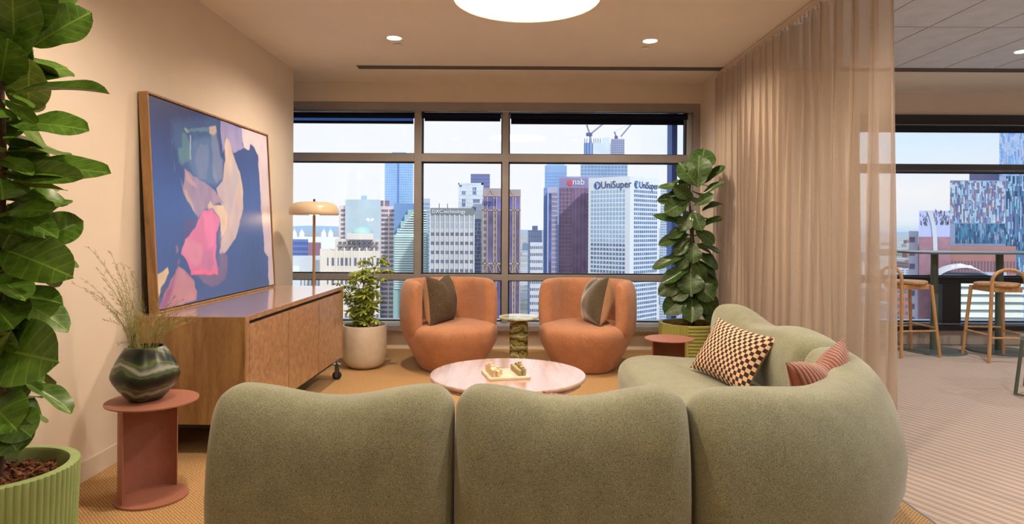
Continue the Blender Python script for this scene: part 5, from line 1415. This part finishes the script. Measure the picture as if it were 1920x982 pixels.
speck(r1, r1.w*.1, r1.w, r1.zpy(456), r1.zpy(419), 30, 10, (cm('sp5', (34, 92, 140), .2), cm('sp6', (60, 130, 170), .2), cm('sp7', (24, 60, 104), .2)), 5)
r1b = Bld('glass_tower', 'lower blue part of the speckled tower cluster at the right edge', 1886, 1990, 330, 425, 30, (80, 120, 170), 'spk2')
speck(r1b, 0, r1b.w*.6, r1b.zpy(520), r1b.h, 24, 40, (g1_, g2_, cm('sp6', (60, 130, 170), .2), cm('sp7', (24, 60, 104), .2)), 9)
r2 = Bld('glass_tower', 'tallest pale blue glass tower reaching the blind at the right edge', 1873, 1990, 236, 470, 40, (150, 176, 214), 'tall')
speck(r2, 0, r2.w*.6, r2.zpy(330), r2.h, 22, 28, (PG, BG, cm('sp8', (174, 186, 216), .2)), 6)
r3 = Bld('office_tower', 'plain mauve-grey tower between the speckled and tallest towers', 1817, 1873, 315, 520, 30, (156, 150, 186), 'mg')
r4 = Bld('office_building', 'angular building with black dashes and a curved grey stripe', 1723, 1781, 395, 330, 26, (170, 178, 222), 'dash')
f4 = lambda px: X_(px, 330)-r4.x0
mb = MB(); rd = random.Random(9)
for i in range(60):
    xx = rd.uniform(f4(1748), f4(1779)); z = rd.uniform(r4.zpy(422), r4.zpy(398)); mb.box((xx, -.2, z), (xx+.28, .05, z+rd.uniform(.8, 2.0)))
for i in range(22):
    xx = rd.uniform(f4(1725), f4(1738)); z = rd.uniform(r4.zpy(424), r4.zpy(405)); mb.box((xx, -.2, z), (xx+.25, .05, z+rd.uniform(.8, 1.8)))
mb.build('black_dashes', GW, r4.t, kind='stuff')
mb = MB(); cs_ = [(1737, 396, 1745), (1742, 408, 1750), (1746, 425, 1754), (1748, 445, 1756), (1749, 470, 1757)]
Vv_ = [(f4(a), -.5, r4.zpy(y)) for a, y, b_ in cs_]+[(f4(b_), -.5, r4.zpy(y)) for a, y, b_ in cs_]
Vv_ += [(x, 0, z) for x, y, z in Vv_]
mb.add(Vv_, [(i, i+1, 6+i, 5+i) for i in range(4)]+[(i, 10+i, 11+i, 1+i) for i in range(4)]+[(5+i, 6+i, 16+i, 15+i) for i in range(4)]).build('curved_stripe', cm('gstripe', (190, 196, 206)), r4.t)
r4.bx((0, -.3, 0), (r4.w, 0, r4.zpy(444)), cm('rbrown', (140, 96, 110), .5, .1, .2), 'brown_base')
r5 = Bld('office_block', 'white banded slab left of the angular building', 1704, 1722, 433, 340, 16, (206, 206, 212), 'wbs')
r5.wins(1, 16, 0, r5.h-1, BN, .8, .4, x0=0, x1=r5.w*.7)
r6 = Bld('brick_building', 'brown brick building behind the bar table', 1722, 1905, 462, 362, 14, (160, 104, 96), 'rb')
r6.wins(30, 6, 0, r6.h-3, cm('rbw', (104, 76, 96)), .5, .4)
r7 = Bld('stadium', 'low pale hall with a shallow arched white roof', 1762, 1888, 517, 300, 28, (190, 200, 214), 'hall')
mb = MB(); V_ = []
for i in range(17):
    q = i/16; xx = r7.w*.75*q; z = r7.h+3.6*math.sin(PI*q)**.8; V_ += [(xx, 0, z), (xx+15, 27, z+.5)]
mb.add(V_, [(2*i, 2*i+2, 2*i+3, 2*i+1) for i in range(16)]).build('arched_roof', WHT, r7.t)
for px, r_ in ((1834, 2.6), (1852, 1.8), (1820, 1.5)):
    MB().lathe([(r_*math.cos(a), r_*math.sin(a)) for a in [PI/2*i/6 for i in range(6)]]+[(0, r_)], 14, c=(X_(px, 300)-r7.x0, 12, r7.zpy(507))).build('roof_dome', WHT, r7.t, smooth=True)
r8 = Bld('office_building', 'near office block with broad cream and teal horizontal bands', 1795, 1917, 528, 220, 24, (120, 132, 136), 'bands')
mb = MB()
for j in range(16):
    z = r8.h-2.55*j; mb.box((0, -.8, z-1.55), (r8.w, .1, z))
mb.build('cream_bands', cm('bandcr', (228, 232, 218)), r8.t, kind='stuff')
# low-rise carpet of roofs
lr = random.Random(21)
lcols = [cm('lo%d' % i, c) for i, c in enumerate(((216, 218, 220), (180, 190, 204), (150, 120, 124), (120, 140, 176), (226, 216, 200), (168, 108, 92), (134, 150, 140), (96, 104, 128)))]
boxme = {}
placed = 0
while placed < 290:
    near = placed < 170
    Yb = lr.uniform(330, 1000) if near else 1000*math.exp(lr.uniform(0, 1.7))
    px = lr.uniform(520, 1300) if lr.random() < .6 else lr.uniform(1590, 1960)
    w = lr.uniform(14, 36)*(1 if near else 1.8); d = lr.uniform(14, 34)*(1 if near else 1.8)
    h = lr.uniform(12, 42) if near else lr.uniform(8, 36)
    xb_ = X_(px, Yb); zn = (xb_-w/2, xb_+w/2, Yb, Yb+d)
    if any(zn[0] < z[1]+4 and zn[1] > z[0]-4 and zn[2] < z[3]+4 and zn[3] > z[2]-4 for z in ZONES): continue
    ZONES.append(zn); placed += 1; i = placed
    ci = lr.randrange(8); key = (ci, lr.randrange(3))
    if key not in boxme:
        mb = MB(); mb.box((-.5, 0, 0), (.5, 1, 1)); mb.box((-.2, .3, 1), (.15, .7, 1.08))
        rows = 5+key[1]*2
        for r_ in range(rows):
            for c_ in range(6):
                mb.box((-.46+c_*.158, -.012, (r_+.3)/rows*.97), (-.46+c_*.158+.09, .01, (r_+.72)/rows*.97), 1)
                mb.box((-.512, .04+c_*.158, (r_+.3)/rows*.97), (-.49, .04+c_*.158+.09, (r_+.72)/rows*.97), 1)
                mb.box((.49, .04+c_*.158, (r_+.3)/rows*.97), (.512, .04+c_*.158+.09, (r_+.72)/rows*.97), 1)
        boxme[key] = mb.mesh('low_building', [lcols[ci], GW if ci not in (3, 7) else WP])
    o = bpy.data.objects.new('low_building', boxme[key]); COL.objects.link(o)
    o.location = (X_(px, Yb), Yb, GZ); o.scale = (w, d, h); 
    cn = ('pale grey', 'blue-grey', 'dull mauve', 'slate blue', 'cream', 'brick red', 'grey-green', 'dark slate')[ci]
    wn = 'the left window bay' if px < 780 else 'the middle window bay' if px < 950 else 'the wide right-hand bay' if px < 1400 else 'the far right window'
    dn_ = 'close below' if Yb < 600 else 'at middle distance' if Yb < 1000 else 'far off towards the horizon'
    tag(o, f'low {cn} city building {dn_}, seen through {wn}', 'building', f'low {cn} city buildings')
